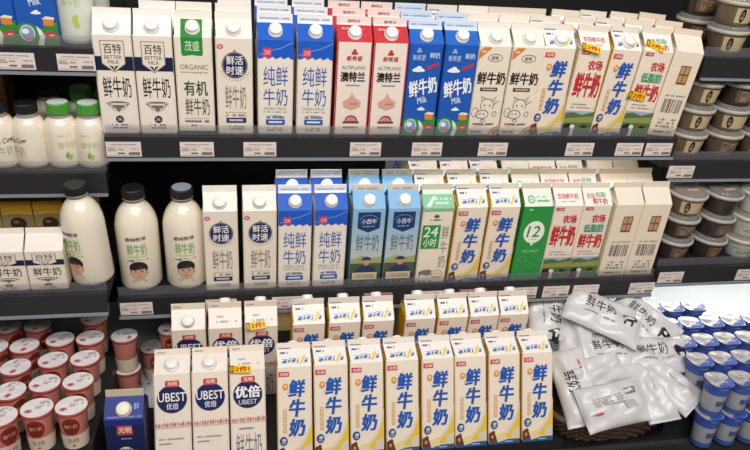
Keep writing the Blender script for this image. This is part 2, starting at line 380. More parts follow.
def art_fresh(p):
    fresh_slope(p); B = '2558AE'
    p.poly([(7, 9.8), (6.6, 12.0), (5.6, 14.6), (4.4, 16.2), (3.0, 17.2), (7, 18.4)], 'DCD3C6')
    p.poly([(7, 10.6), (6.7, 12.6), (5.8, 15.2), (4.4, 17.0), (3.4, 18.0), (7, 18.6)], 'E8C440'); p.poly([(5.4, 16.6), (7, 16.0), (7, 18.6), (5.0, 18.6)], 'D9CDB6')
    p.rect(.3, .9, 2.4, 1.9, 'C43838'); p.text('光明', .55, 1.1, 2.15, 1.75, 'F6E2DC', .02)
    p.ell(1.65, 4.0, .6, .75, 'E09440', 14); p.ell(1.65, 3.9, .25, .3, 'F6DCA8', 10); p.dashes(.9, 5.2, 2.2, 5.6, '4A4A58', 1)
    for i, ch in enumerate('鲜牛奶'): p.text(ch, 2.35, 2.5+4.05*i, 5.6, 6.3+4.05*i, B, .045, .12)
    for i in range(5): p.rect(1.15, 8.6+i*1.0, 1.85, 9.4+i*1.0, 'D7A66A'); p.rect(1.35, 8.8+i, 1.65, 9.2+i, CREAM)
    p.ell(1.2, 15.2, .8, .95, '36426C'); p.ell(1.3, 15.0, .45, .35, 'C6CCDA', 12); p.poly([(.6, 15.5), (1.2, 15.2), (1.8, 15.6), (1.2, 16.0)], '8A93B4')
    p.rect(0, 18.5, 7, 19.5, '2C5C9C'); p.dashes(3.6, 18.8, 6.6, 19.2, 'BFD0E4', 1); p.rect(5.4, 18.6, 6.8, 19.3, '3E5C54')
    p.poly([(.0, 17.0), (1.1, 16.4), (1.8, 17.2), (1.9, 18.6), (.9, 19.2), (0, 18.9)], '6E3A28'); p.ell(.8, 17.8, .3, .4, 'C09478', 10)
    p.poly([(1.3, 16.9), (3.7, 16.4), (3.9, 18.6), (2.0, 19.1)], 'E8D49A'); p.poly([(1.3, 16.9), (3.7, 16.4), (3.6, 16.9), (1.5, 17.4)], 'F2E6BC')
def farm_scene(p):
    p.rect(.1, 13.6, 7, 14.9, '9FB2BE'); p.poly([(.1, 14.9), (.1, 14.2), (2, 13.9), (4, 14.5), (7, 13.6), (7, 15), (7, 19.4), (.1, 19.4)], '5C6E48')
    p.poly([(0.1, 15.4), (7, 14.7), (7, 16.2), (.1, 16.4)], '8E9A4C'); p.poly([(.1, 16.6), (7, 16.6), (7, 19.4), (.1, 19.4)], '55703A')
    p.poly([(.1, 17.2), (1.4, 16.5), (2.2, 17.0), (2.4, 18.4), (1.6, 19.4), (.1, 19.4)], '2A2622'); p.ell(2.5, 17.3, .6, .55, 'E8E0D2', 12); p.rect(2.2, 17.5, 3.0, 19.4, 'DCD4C4'); p.ell(5.2, 17.2, .8, .4, '2F2B28', 12)
def art_farm(p, low=False):
    p.text('农场鲜牛奶' if not low else '农场', .9, p.LS*.3, 5.9 if not low else 2.8, p.LS*.62, 'C0424A', .02, frame=p.S)
    if low: p.text('低脂', 3.0, p.LS*.25, 5.6, p.LS*.55, '4FA07E', .02, frame=p.S); p.text('鲜牛奶', 2.2, p.LS*.58, 5.8, p.LS*.95, 'C0424A', .03, frame=p.S)
    p.dashes(1.6, p.LS*.7, 5.2, p.LS*.8, 'A89C90', 1, p.S) if not low else None
    p.rect(.4, .4, 2.4, 1.2, 'B85048'); p.dashes(.6, .6, 2.2, 1.0, 'EFD8CC', 1)
    p.text('农场', 2.6, 2.3, 5.9, 4.5, 'C22F33', .045)
    if low:
        p.text('低脂肪', 1.1, 4.8, 6.1, 7.0, '3F9474', .04); p.text('鲜牛奶', .5, 7.3, 6.4, 11.3, 'C22F33', .045)
    else:
        p.text('鲜牛奶', .5, 4.9, 6.4, 10.6, 'C22F33', .05)
    p.dashes(.6, 11.9, 4.6, 12.3, '9A9084', 1); p.dashes(1.0, 12.6, 6.4, 13.0, 'C08A84', 1)
    farm_scene(p)
def art_panel(p):
    p.rect(2.5, 3.0, 5.0, 7.2, '6E4A2C')
    for i in range(2):
        for j in range(2): p.rect(2.65+1.15*i, 3.2+1.95*j, 3.65+1.15*i, 4.9+1.95*j, 'A9784A'); p.text('田', 2.8+1.15*i, 3.4+1.95*j, 3.5+1.15*i, 4.7+1.95*j, 'E0C090')
    p.part('panel_print'); p.dashes(1.2, 9.6, 6.0, 10.1, '9A8E80', 1)
    rg = random.Random(3); u = 1.2
    while u < 6.0:
        wd = rg.choice((.08, .14, .22)); p.rect(u, 10.6, u+wd, 14.0-rg.random()*.4, '5A5048'); u += wd+rg.choice((.1, .18, .3))
    p.dashes(1.3, 15.0, 6.0, 17.4, '8E8274', 3, fill=.5); p.dashes(1.2, 18.0, 6.0, 18.6, '6A6056', 1)
def art_24(p):
    p.rect(0, p.LS*.25, 7, p.LS, '8CC79E', p.S); p.poly([(.6, p.LS*.9), (2.4, p.LS*.35), (3.0, p.LS*.35), (1.6, p.LS*.95)], 'DFF0E2', p.S); p.dashes(2.6, p.LS*.4, 6.4, p.LS*.85, 'D4EBD8', 2, p.S)
    p.rect(0, 0, 7, .7, '8CC79E'); p.line([(0, .7), (7, .5)], .12, '4FA060')
    p.ell(3.2, 2.0, .6, .4, '3A6A40', 12); p.dashes(1.8, 2.6, 5.6, 3.2, '5A6A58', 1)
    p.rect(.3, 4.2, 4.4, 10.2, '2F9444'); p.text('24', .7, 4.6, 3.9, 7.2, 'E8F4E4', .02, .1); p.text('小时', .8, 7.5, 3.8, 9.8, 'E8F4E4', .01)
    for i, ch in enumerate('鲜牛奶'): p.text(ch, 4.8, 4.4+3.8*i, 6.4, 7.8+3.8*i, '9A958A', -.008)
    p.poly([(.5, 16.4), (1.6, 15.9), (3.2, 15.8), (3.6, 16.2), (3.3, 17.2), (2.6, 17.4), (1.2, 17.0), (.8, 17.8)], '7E746A')
    p.ell(4.9, 17.0, 1.4, 1.1, 'C8A878'); p.ell(4.9, 17.0, 1.15, .85, 'E6D6B6'); p.dashes(4.2, 16.8, 5.6, 17.2, 'A08860', 1)
    p.dashes(.5, 18.6, 4.2, 19.1, '3A3A34', 1)
def art_12(p):
    G = '2E9440'
    p.ell(1.9, p.LS*.6, .9, 1.0, '57B884', frame=p.S); p.ell(1.9, p.LS*.6, .6, .65, 'E6E2D4', frame=p.S); p.text('时', 1.55, p.LS*.5, 2.25, p.LS*.7, '57B884', .02, frame=p.S)
    p.dashes(3.2, p.LS*.4, 5.6, p.LS*.55, 'A0CDB0', 1, p.S); p.dashes(3.2, p.LS*.6, 6.2, p.LS*.8, '57B884', 1, p.S)
    p.rect(0, 0, 7, 19.5, G); p.dashes(.5, .5, 2.2, 1.1, 'CFE6D0', 1)
    p.ell(3.5, 6.6, 2.5, 2.9, 'EEF0DE', 32); p.poly([(3.0, 9.3), (4.0, 9.3), (3.5, 10.3)], 'EEF0DE'); p.ell(3.5, 6.6, 2.3, 2.65, 'F3F2E4', 32)
    p.text('12', 1.9, 4.9, 5.0, 7.9, G, .03, .1); p.dashes(2.6, 8.3, 4.4, 8.7, G, 1)
    p.dashes(1.5, 11.2, 5.6, 12.0, '8ECB94', 2)
    for j in range(11):
        for i in range(8):
            if (i*7+j*5) % 3: p.ell(.6+i*.83+(j % 2)*.3, 13+j*.57, .13, .15, '6FBE78' if (i+j) % 2 else '4FA0A8', 6)
def art_lake(p):
    p.rect(0, .9, 7, p.LS, '84B8DE', p.S); p.rect(0, 0, 7, 4.0, '8FBBDA'); p.rect(0, 4.0, 7, 8.0, 'A2C0D2'); p.rect(0, 8, 7, 12.4, 'B8C6C8')
    p.dashes(1.2, .5, 5.8, 1.3, 'B8A890', 1, p.F)
    p.poly([(0, 12.8), (2.4, 11.6), (5, 12.2), (7, 11.8), (7, 14), (0, 14)], 'A3A870'); p.rect(0, 13.6, 7, 19.5, '4E5A44'); p.rect(0, 16.4, 7, 19.5, '39443A')
    p.poly([(1.1, .7), (6.0, .7), (6.0, 4.6), (3.5, 5.7), (1.1, 4.6)], '1C3A6C'); p.ring(3.5, 2.9, 2.1, 1.5, .08, '9FB4D0', a0=10, a1=170); p.text('小西牛', 1.9, 2.3, 5.2, 3.6, 'DCE6F0', .01); p.dashes(2.2, 4.0, 4.8, 4.4, 'A9BCD6', 1)
    p.text('鲜牛奶', 1.0, 6.2, 6.1, 10.4, '6A7478', -.004)
    p.poly([(1.0, 17.0), (1.4, 15.0), (2.6, 14.2), (4.6, 14.2), (5.8, 15.0), (6.2, 17.0)], '2E3C5C'); p.ell(3.6, 13.2, .8, 1.0, 'C0957C', 16); p.ell(3.6, 12.5, .95, .6, '3A3E48', 16, a0=0, a1=180); p.rect(2.5, 12.45, 4.6, 12.75, '30343C')
    p.rect(.6, 16.0, 6.2, 17.9, 'D2C3A2'); p.dashes(1.0, 16.4, 5.8, 17.4, '8A7658', 2); p.dashes(1.2, 18.3, 5.6, 18.9, 'A0A890', 1)
def art_best(p, big=False):
    N = '1F2656'
    p.part('fin_print'); p.dashes(.6, .5, 2.2, .9, '8A8078', 1, p.F); p.part('brand_emblem')
    p.ell(3.5, 5.0, 2.95, 2.9, 'C9C2C6', 40); p.ell(3.5, 5.0, 2.85, 2.8, N, 40)
    p.poly([(2.3, 1.3), (4.9, 1.3), (5.0, 2.2), (4.6, 2.6), (2.6, 2.6), (2.2, 2.2)], 'C8403C'); p.text('光明', 2.7, 1.5, 4.5, 2.35, 'F4DCD4', .02)
    if big:
        p.part('ornament_print')
        p.text('鲜牛奶', 1.0, 12.9, 6.1, 19.0, '7A7888', -.012); p.dashes(1.6, 11.6, 4.6, 12.3, '8A8698', 1)
        p.part('brand_emblem'); p.text('优倍', 1.0, 3.2, 6.0, 5.7, 'F2EEEA', .04); p.text('UBEST', 1.7, 6.0, 5.3, 7.0, 'DDD8DC', .01)
        p.part('shoulder_print'); p.dashes(1.8, p.LS*.35, 3.2, p.LS*.5, 'A9B0C0', 1, p.S); p.dashes(1.8, p.LS*.6, 6.0, p.LS*.75, '9AA2B8', 1, p.S)
    else:
        p.text('UBEST', .85, 3.7, 6.15, 5.5, 'F2EEEA', .02); p.text('优倍', 2.4, 5.8, 4.7, 7.1, 'DDD8DC', .02)
        p.part('small_print'); p.dashes(.8, 12.7, 5.6, 13.3, '9A9490', 1); p.dashes(.8, 13.6, 3.6, 14.2, '9A9490', 1); p.dashes(.8, 15.6, 2.6, 16.4, '6A6470', 1)
    rg = random.Random(5); p.part('ornament_band')
    for i in range(14):
        u = .2+i*.5; p.poly([(u, 9.9+rg.random()*.5), (u+.25, 9.3+rg.random()*.5), (u+.5, 9.9), (u+.28, 10.6)], ('C99088', 'B8736C', 'D8B0A0')[i % 3])
    p.rect(0, 10.55, 7, 10.68, 'D8B8B0')
def art_yog(p):
    B = '1C2F7E'
    p.rect(0, p.LS*.05, 7, p.LS, B, p.S); p.rect(0, 0, 7, 19.5, '1B2350'); p.rect(0, 0, 7, 1.6, B)
    p.text('鲜', 5.2, p.LS*.3, 6.2, p.LS*.6, '9AB0E0', frame=p.S); p.dashes(.2, p.LS*.85, 6.8, p.LS*.95, '7C8CC0', 1, p.S)
    p.poly([(2.2, 1.6), (4.9, 1.6), (5.0, 4.2), (2.1, 4.2)], 'C0483E'); p.text('光明', 2.4, 2.0, 4.7, 3.7, 'F0D8D0', .03); p.dashes(2.2, 5, 4.8, 5.5, 'A8B0CC', 1)
    p.ell(1.6, 10.6, 1.2, 2.0, 'E8DCC4'); p.ell(3.4, 9.8, 1.6, 2.3, 'E8DCC4'); p.ell(5.2, 10.6, 1.3, 2.0, 'E8DCC4'); p.rect(1.4, 10.2, 5.4, 12.5, 'E8DCC4'); p.ell(4.9, 12.9, .8, 1.7, 'E8DCC4')
    p.text('原味', 2.4, 7.9, 4.6, 9.7, '23264A', .03); p.text('风味发酵乳', .9, 10.1, 6.1, 12.1, '23264A', .03)
C = {}
def design(key, name, cols, draw, **kw): C[key] = Carton(key, name, cols, draw, **kw)
four = lambda a, b=None, c=None, d=None: (a, b or a, c or a, d or c or a)
design('crest', 'milk_carton', four('F0E4D6', c='F4EFEA'), art_crest)
design('crest_small', 'milk_carton', four('EEE2D0', c='F2EADF'), art_crest, H=.090, rise=.022, fin=.011, cap=None)
design('organic', 'milk_carton', four('EDE3D0', c='F1EBDF'), art_organic)
design('speed', 'milk_carton', four('EDE1CF', c='F2EBE0'), art_speed)
design('pure', 'milk_carton', four('EEE4D6', c='EDEAE8'), art_pure)
design('red', 'milk_carton', four('F0E2D4', 'B5303A', 'EFDCD4'), art_red)
design('bluecow', 'milk_carton', ('1F5AB4', '1F5AB4', '2A68C0', 'D4DEEA'), art_bluecow)
design('cow', 'milk_carton', four('EDDFCB', c='EFE6DA'), art_cow)
design('fresh', 'milk_carton', ('EEDFCB', 'E0B02C', 'F3EDE4', 'EADFD2'), art_fresh, cap=None)
design('farm', 'milk_carton', four('EEDFCB', c='F3EDE2', d='EADDCB'), art_farm, cap=None)
design('farmlow', 'milk_carton', four('EEDFCB', c='F3EDE2', d='EADDCB'), lambda p: art_farm(p, True), cap=None)
design('panel', 'milk_carton', four('EEDDC6', c='F0E3D0', d='E8D6C0'), art_panel, cap=None)
design('d24', 'milk_carton', four('EDE1CC', c='DCE8DA', d='D8D0BE'), art_24, cap=None)
design('d12', 'milk_carton', ('2E9440', '2E9440', 'EFEADC', 'E0D4C0'), art_12, cap=None)
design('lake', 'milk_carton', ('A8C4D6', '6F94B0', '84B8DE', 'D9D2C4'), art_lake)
design('best', 'milk_carton', four('EEE0CF', c='F0E6DA', d='E8DAC8'), art_best)
design('bestbig', 'milk_carton', four('EEE0CF', c='F0E6DA', d='E8DAC8'), lambda p: art_best(p, True), cap=None)
design('yog', 'yogurt_carton', ('1B2350', '18204A', '1C2F7E', 'C9BBA4'), art_yog, H=.166, rise=.029, fin=.013, capmesh=CAPC)
DESC = dict(crest='white carton with navy-banded grey crest', crest_small='short white carton with grey crest and navy band', organic='white organic carton with green patch',
            speed='cream carton with round navy emblem', pure='white carton with blue top and drips', red='cream carton with red shoulders',
            bluecow='bright blue carton with green hill', cow='cream carton with cow line drawing', fresh='cream carton with vertical blue lettering',
            farm='red-lettered cream carton with cow pasture', farmlow='cream carton lettered red and teal', panel='plain cream carton with brown square emblem',
            d24='cream carton with green 24 patch', d12='green carton with 12 in white circle', lake='pale blue carton with navy shield',
            best='navy disc carton with Latin letters', bestbig='navy disc carton with large characters', yog='navy yogurt carton with cream cloud')

# ------------------------------------------------------------------ setting
TILT = .0935; LEAN = .3568
NS = Vector((0, -math.sin(TILT), math.cos(TILT))); DS = Vector((0, math.cos(TILT), math.sin(TILT)))
def structure(name, me): return tag(mesh_obj(name, me), None, None, None, 'structure')
DECK_Z = -.628; BACK_Y = .43; FLOOR_Z = -1.12
structure('wall_back', Geo().box(-1.0, 2.4, BACK_Y, BACK_Y+.04, DECK_Z, .80).build('wall_back', M_BLACK))
structure('wall_left', Geo().box(-1.04, -1.0, -.45, BACK_Y+.04, FLOOR_Z, .80).build('wall_left', M_DARK))
structure('wall_right', Geo().box(2.4, 2.44, -.45, BACK_Y+.04, FLOOR_Z, .80).build('wall_right', M_DARK))
structure('floor', Geo().box(-3, 4, -4, BACK_Y+.04, FLOOR_Z-.02, FLOOR_Z).build('floor', mat('store_floor_tile', 'B9B0A4', .35, noise=.06, scale=6)))
deck = thing('display_deck', 'pale metal bottom deck of the chiller under the lowest products', 'deck', (0, 0, DECK_Z))
mesh_obj('deck_panel', Geo().box(-1.0, 2.4, -.06, BACK_Y, -.03, 0).build('deck_panel', M_DECK), deck)
mesh_obj('front_panel', Geo().box(-1.0, 2.4, -.30, -.0601, -.03, 0).build('front_panel', M_DARK), deck)
g = Geo()
for i in range(-60, 140):
    for j in range(3): g.lathe([(0, .0004), (.0035, .0004)], 8, mx=Matrix.Translation((i*.017+(j % 2)*.0085, .03+j*.03, 0)))
o = mesh_obj('perforation', g.build('perforation', mat('hole_shadow_metal', '3B4044', .6)), deck); o['kind'] = 'stuff'
gr = thing('air_grille', 'black slotted air grille along the front of the bottom deck', 'grille', (0, -.30, -.632))
g = Geo(); g.box(-1, 2.4, -.012, 0, -.02, .006); g.box(-1, 2.4, -.07, -.06, -.03, -.006); g.box(-1, 2.4, -.14, -.125, -.05, -.012)
mesh_obj('grille_frame', g.build('grille_frame', M_GRILLE), gr)
g = Geo()
for i in range(0, 425): g.box(-1+i*.008, -1+i*.008+.0035, -.128, -.01, -.03, .0045)
o = mesh_obj('grille_slat', g.build('grille_slat', M_GRILLE), gr); o['kind'] = 'stuff'
mesh_obj('kick_panel', Geo().box(-1, 2.4, -.16, -.14, FLOOR_Z+.632, -.012).build('kick_panel', M_DARK), gr)

def shelf(label, x0, x1, y0, z0, depth=.40, guard=.022):
    s = thing('display_shelf', label, 'shelf', (0, y0, z0), (TILT, 0, 0))
    mesh_obj('shelf_panel', Geo().box(x0, x1, -.008, depth, -.022, -.0004).build('shelf_panel', M_DARK), s)
    mesh_obj('price_rail', Geo().box(x0, x1, -.022, -.008, -.044, .002).build('price_rail', M_RAIL), s)
    mesh_obj('rail_lip', Geo().box(x0, x1, -.027, -.020, -.0475, -.0425).build('rail_lip', M_LIP), s)
    mesh_obj('front_guard', Geo().box(x0, x1, -.0085, -.0065, .002, guard).build('front_guard', M_ACRYL), s)
    for x in (x0+.006, x1-.009):
        mesh_obj('bracket', Geo().add([(x, .02, -.023), (x+.003, .02, -.023), (x+.003, .4, -.023), (x, .4, -.023), (x, .4, -.07), (x+.003, .4, -.07), (x, .02, -.035), (x+.003, .02, -.035)],
                 [(0, 1, 2, 3), (3, 2, 5, 4), (4, 5, 7, 6), (6, 7, 1, 0), (0, 3, 4, 6), (1, 7, 5, 2)]).build('bracket', M_DARK), s)
    return s
SH = dict(T=(0., 0.), Mi=(-.0396, -.3407), L1=(0., .168), L2=(0., -.075), L3=(-.10, -.293), R1=(0., .184), R2=(0., -.055), R3=(-.04, -.314))
shelf('dark upper shelf of the central bay holding tall milk cartons', .002, 1.243, *SH['T'])
shelf('dark middle shelf of the central bay holding bottles and cartons', .002, 1.247, *SH['Mi'])
shelf('dark top shelf of the left bay above the green-capped bottles', -.8, -.002, *SH['L1'])
shelf('dark middle shelf of the left bay under the green-capped bottles', -.8, -.002, *SH['L2'])
shelf('dark lower shelf of the left bay above the red yogurt cups', -.8, -.006, *SH['L3'])
shelf('dark top shelf of the right bay under two stacks of dessert cups', 1.264, 2.2, *SH['R1'])
shelf('dark middle shelf of the right bay under three-high dessert cups', 1.247, 2.2, *SH['R2'])
shelf('dark lower shelf of the right bay above the blue yogurt cups', 1.252, 2.2, *SH['R3'])
def on_shelf(k, X, depth=0., up=0.):
    y, z = SH[k]; return Vector((X, y, z)) + DS*depth + NS*up
def shelf_px(k, px, py):
    y, z = SH[k]; return on_plane(px, py, Vector((0, y, z)), NS)

# ------------------------------------------------------------------ cartons on the central bay
ORD = ['leftmost', 'second', 'third', 'fourth', 'fifth', 'sixth', 'seventh', 'eighth', 'ninth', 'tenth', 'eleventh', 'twelfth', 'thirteenth', 'fourteenth', 'fifteenth', 'sixteenth', 'seventeenth']
def ordn(i): return ORD[i] if i == 0 else ORD[i]+' from left'
ROWN = ['front row', 'second row', 'third row']
rg = random.Random(11)
def jit(a=.02): return rg.uniform(-a, a)
TOPX = [0.0315, 0.104, 0.1776, 0.2537, 0.3333, 0.4112, 0.4888, 0.5623, 0.6353, 0.7102, 0.7814, 0.8547, 0.9319, 1.0039, 1.0769, 1.1481, 1.2193]
TOPD = ['crest', 'crest', 'organic', 'speed', 'pure', 'pure', 'red', 'red', 'bluecow', 'bluecow', 'cow', 'cow', 'fresh', 'farm', 'fresh', 'farmlow', 'panel']
TOPN = [1, 2, 2, 3] + [3]*13
TOPX[-1] = 1.2115; TOPX[-2] = 1.1395; TOPX[-3] = 1.068; TOPX[-4] = .9965; TOPX[-5] = .9240
for i, (X, dn) in enumerate(zip(TOPX, TOPD)):
    for k in range(TOPN[i]):
        dd = dn
        if k == 2 and i in (9,): dd = 'fresh'
        if k == 2 and i in (11, 12): dd = 'd12'
        st = []
        if k == 0 and i == 13: st = [(-.012, .02, .22, True)]
        if k == 0 and i == 15: st = [(-.010, .25, .35, True), (-.022, .095, .12, False)]
        C[dd].place(on_shelf('T', X+(jit(.002) if k else 0), .0735*k+(jit(.002)+.002 if k else 0)), (TILT, (0, .035, .05, .062, .075)[max(0, i-12)], .07 if i == 14 else jit(.015)),
                    f'{DESC[dd]}, {ordn(i)} on central upper shelf, {ROWN[k]}', f'{DESC[dd]}s on the upper shelf', stickers=st, cap=('front' if dd == 'fresh' and i in (12, 14) else None))
MIDX = [0.218, 0.2983, 0.3722, 0.4482, 0.5298, 0.6069, 0.6834, 0.761, 0.8371, 0.9147, 0.9886, 1.0598, 1.14, 1.2113]
MIDD = ['speed', 'speed', 'pure', 'pure', 'lake', 'lake', 'd24', 'fresh', 'fresh', 'd12', 'farm', 'farmlow', 'panel', 'panel']
MIDN = [1, 1, 2, 2, 2, 2] + [3]*8
for i, (X, dn) in enumerate(zip(MIDX, MIDD)):
    for k in range(MIDN[i]):
        dd = dn if not (i == 6 and k) else 'fresh'
        C[dd].place(on_shelf('Mi', X+(jit(.002) if k else 0), .0735*k+(.002 if k else 0)), (TILT, 0, jit(.015)),
                    f'{DESC[dd]}, {ordn(i)} on central middle shelf, {ROWN[k]}', f'{DESC[dd]}s on the middle shelf')

# ------------------------------------------------------------------ leaning cartons on stepped trays on the deck
LB = Vector((0, math.cos(LEAN), -math.sin(LEAN))); LN = Vector((0, math.sin(LEAN), math.cos(LEAN)))
F0 = Vector((0, -.2937, -.6023)); B0 = Vector((0, -.1004, -.582))
M_TRAY = mat('dark_grey_tray_plastic', '26272B', .5, noise=.1, scale=40)
def step_tray(label, x0, x1):
    prof = []
    for o, n_, d_ in ((F0, LN, LB), (B0, NS, DS)):
        a = o-n_*.0012-d_*.004; prof += [(a.y, a.z)]; b = o-n_*.0012+d_*(.064 if o is F0 else .076); prof += [(b.y, b.z)]
    prof += [(prof[-1][0], DECK_Z+.0003), (prof[0][0], DECK_Z+.0003)]
    n = len(prof); v = [(x0, *p) for p in prof]+[(x1, *p) for p in prof]
    f = [(i, (i+1) % n, n+(i+1) % n, n+i) for i in range(n)]
    f += [(0, 1, 4, 5), (2, 3, 4, 1), tuple(n+i for i in (5, 4, 1, 0)), tuple(n+i for i in (1, 4, 3, 2))]
    o = mesh_obj('step_tray', mk('step_tray', v, f, [M_TRAY])); tag(o, label, 'tray'); return o
step_tray('dark stepped tray under the navy disc cartons', .082, .338)
step_tray('dark stepped tray under the leaning blue-lettered cartons', .342, .945)
BOTX = [0.3596, 0.4349, 0.5093, 0.5852, 0.6617, 0.7346, 0.8095, 0.8862]
for i, X in enumerate(BOTX):
    C['fresh'].place(F0+Vector((X, 0, 0)), (-LEAN, 0, jit(.012)), f'leaning carton with vertical blue lettering, {ordn(i)} in bottom front row', 'blue-lettered cartons in the bottom front row', cap='back')
BOTB = [0.3993, 0.4779, 0.5534, 0.6483, 0.7243, 0.7978, 0.87]
for i, X in enumerate(BOTB):
    C['fresh'].place(B0+Vector((X, 0, 0)), (TILT, 0, jit(.012)), f'blue-lettered carton with cap behind top, {ordn(i)} in bottom back row', 'blue-lettered cartons in the bottom back row', cap='back')
for i, (X, dd) in enumerate(zip((.1206, .1937, .2671), ('best', 'best', 'bestbig'))):
    C[dd].place(F0+Vector((X, 0, 0)), (-LEAN, 0, jit(.01)), f'{DESC[dd]}, {ordn(i)} of front three on bottom deck', 'navy disc cartons on the bottom deck', stickers=[(-.014, .02, .06, True)] if i == 2 else ())
for i, (X, dd) in enumerate(zip((.1467, .2222, .2976), ('best', 'bestbig', 'bestbig'))):
    C[dd].place(B0+Vector((X, 0, 0)), (TILT, 0, jit(.01)), f'{DESC[dd]}, {ordn(i)} of back three on bottom deck', 'navy disc cartons on the bottom deck', cap='front' if i == 0 else 'back', stickers=[(-.012, .05, -.1, True)] if i == 2 else ())
C['yog'].place((.038, -.30, DECK_Z+.0002), (0, 0, -.02), 'navy yogurt carton with cream cap beside the red yogurt cups', None, 'yogurt carton')

# ------------------------------------------------------------------ left bay cartons
for i, px in enumerate((2, 40)):
    C['bluecow'].place(on_shelf('L1', (-.169, -.098)[i], .004), (TILT, 0, .05), ('bright blue carton cut by the left edge, left bay top shelf', 'bright blue carton beside the tall lime bottle, left bay top shelf')[i], 'blue cartons on the left bay')
for i, X in enumerate((shelf_px('L3', 11, 291).x, shelf_px('L3', 50, 290).x)):
    C['crest_small'].place(on_shelf('L3', X, .002), (TILT, 0, jit(.03)), ('short white crest carton cut by the left edge, left bay lower shelf', 'short white crest carton beside the leaning black-capped bottle')[i], 'short crest cartons')

# ------------------------------------------------------------------ bottles
M_MILK = mat('milk_in_clear_bottle', 'EFE4CF', .18, spec=.5, coat=.3)
M_CLEAR = mat('clear_bottle_plastic', 'C9C2B6', .12, alpha=.55)
M_KCAP = mat('black_cap_plastic', '1C1C1E', .4, noise=.1)
M_GCAP = mat('green_cap_plastic', '4E9A3A', .4); M_GTOP = mat('pale_cap_top_sticker', 'DCE6DC', .5)
def cyl_frame(r, zt, yaw=0.):
    return lambda u, t, o: ((r+o)*math.sin(u*.01/r+yaw), -(r+o)*math.cos(u*.01/r+yaw), zt-t*.01)
def ribbed_cap(r, h, z, m, topm, ribs=48):
    g = Geo(); n = ribs*2
    def ringpts(rr, zz, amp): return [((rr+(amp if i % 2 else 0))*math.cos(2*math.pi*i/n), (rr+(amp if i % 2 else 0))*math.sin(2*math.pi*i/n), zz) for i in range(n)]
    v = ringpts(r, z, .0006)+ringpts(r, z+h*.9, .0006)+ringpts(r*.93, z+h, 0)+ringpts(r*.88, z+h, 0)
    f = []; mi = []
    for j in range(3):
        for i in range(n): f.append((j*n+i, j*n+(i+1) % n, (j+1)*n+(i+1) % n, (j+1)*n+i)); mi.append(0)
    f += [tuple(3*n+i for i in range(n)), tuple(reversed(range(n)))]; mi += [1, 0]
    return mk('bottle_cap', v, f, [m, topm], mi)
def boy_label(p):
    K, G = '2C2A26', '7FB26A'
    p.text('悠纯牧场', -2.2, .3, 2.0, 1.3, K, .02, .2, 4)
    p.text('鲜牛奶', -2.0, 2.0, 2.0, 4.9, G, .015)
    p.dashes(-1.9, 5.1, 1.9, 5.5, '9ABF84', 1)
    p.poly([(-2.2, 6.5), (-1, 6.0), (1, 5.9), (2.3, 6.2), (1, 6.4), (-1, 6.6)], '4F9A46'); p.line([(-2.2, 6.4), (0, 6.0), (2.2, 6.1)], .16, '3F8A3A')
    p.ell(0, 8.3, 1.85, 1.75, '2A2220', 28); p.ell(-1.6, 9.7, .3, .5, 'C8987C', 10); p.ell(1.6, 9.7, .3, .5, 'C8987C', 10)
    p.ell(0, 9.7, 1.55, 1.85, 'D2A68A', 28); p.ell(.1, 8.05, 1.45, .62, '2A2220', 24); p.ell(-1.0, 8.35, .55, .45, '2A2220', 14)
    for sx in (-1, 1): p.ell(sx*.62, 9.2, .26, .15, '2E2420', 10); p.line([(sx*.9, 8.85), (sx*.35, 8.8)], .1, '3A2A22')
    p.poly([(-.12, 9.4), (.12, 9.4), (.25, 10.0), (-.25, 10.0)], 'BE8C70'); p.poly([(-.6, 10.4), (0, 10.5), (.6, 10.4), (.35, 10.75), (-.35, 10.75)], 'B0605A'); p.line([(-.5, 10.48), (.5, 10.48)], .1, 'F0E4DC')
    p.poly([(-1.4, 11.5), (-.6, 11.2), (.6, 11.2), (1.4, 11.5), (1.5, 12.2), (-1.5, 12.2)], 'D8B49C')
BIG = {}
def big_bottle(loc, rot, label, yaw=0., captop=None, s=1.):
    if 'body' not in BIG:
        P = [(0, .0), (.034, .0), (.041, .004), (.0435, .012), (.0438, .15), (.0430, .165), (.0395, .182), (.033, .197), (.026, .207), (.0205, .213), (.0195, .218)]
        BIG['body'] = Geo().lathe(P, 40).build('bottle_body', M_MILK, True)
        BIG['neck'] = Geo().lathe([(.0195, .217), (.0195, .223), (.0225, .224), (.0225, .227), (.0195, .228), (.0195, .231)], 30).build('neck_ring', M_CLEAR, True)
    o = thing('milk_bottle', label, 'milk bottle', loc, rot, 'black-capped milk bottles')
    mesh_obj('bottle_body', BIG['body'], o); mesh_obj('neck_ring', BIG['neck'], o)
    mesh_obj('bottle_cap', ribbed_cap(.0222, .021, .2275, M_KCAP, captop or M_KCAP), o)
    p = Print(cyl_frame(.0438, .150, yaw)); boy_label(p); mesh_obj('front_print', p.build('front_print'), o); o.scale = (s, s, .925*s)
    return o
big_bottle(on_shelf('Mi', .045, .046), (TILT, 0, 0), 'large black-capped milk bottle, left of the pair on the central middle shelf', .05)
big_bottle(on_shelf('Mi', .141, .046), (TILT, 0, 0), 'large milk bottle with grey-topped cap, right beside the navy emblem carton', .05, mat('grey_cap_top', '9AA2AE', .35))
big_bottle(on_shelf('L3', shelf_px('L3', 91.5, 287).x, .0445), (TILT, -.055, 0), 'large black-capped milk bottle at the end of left bay lower shelf', -.55, None, .93)
SM = {}
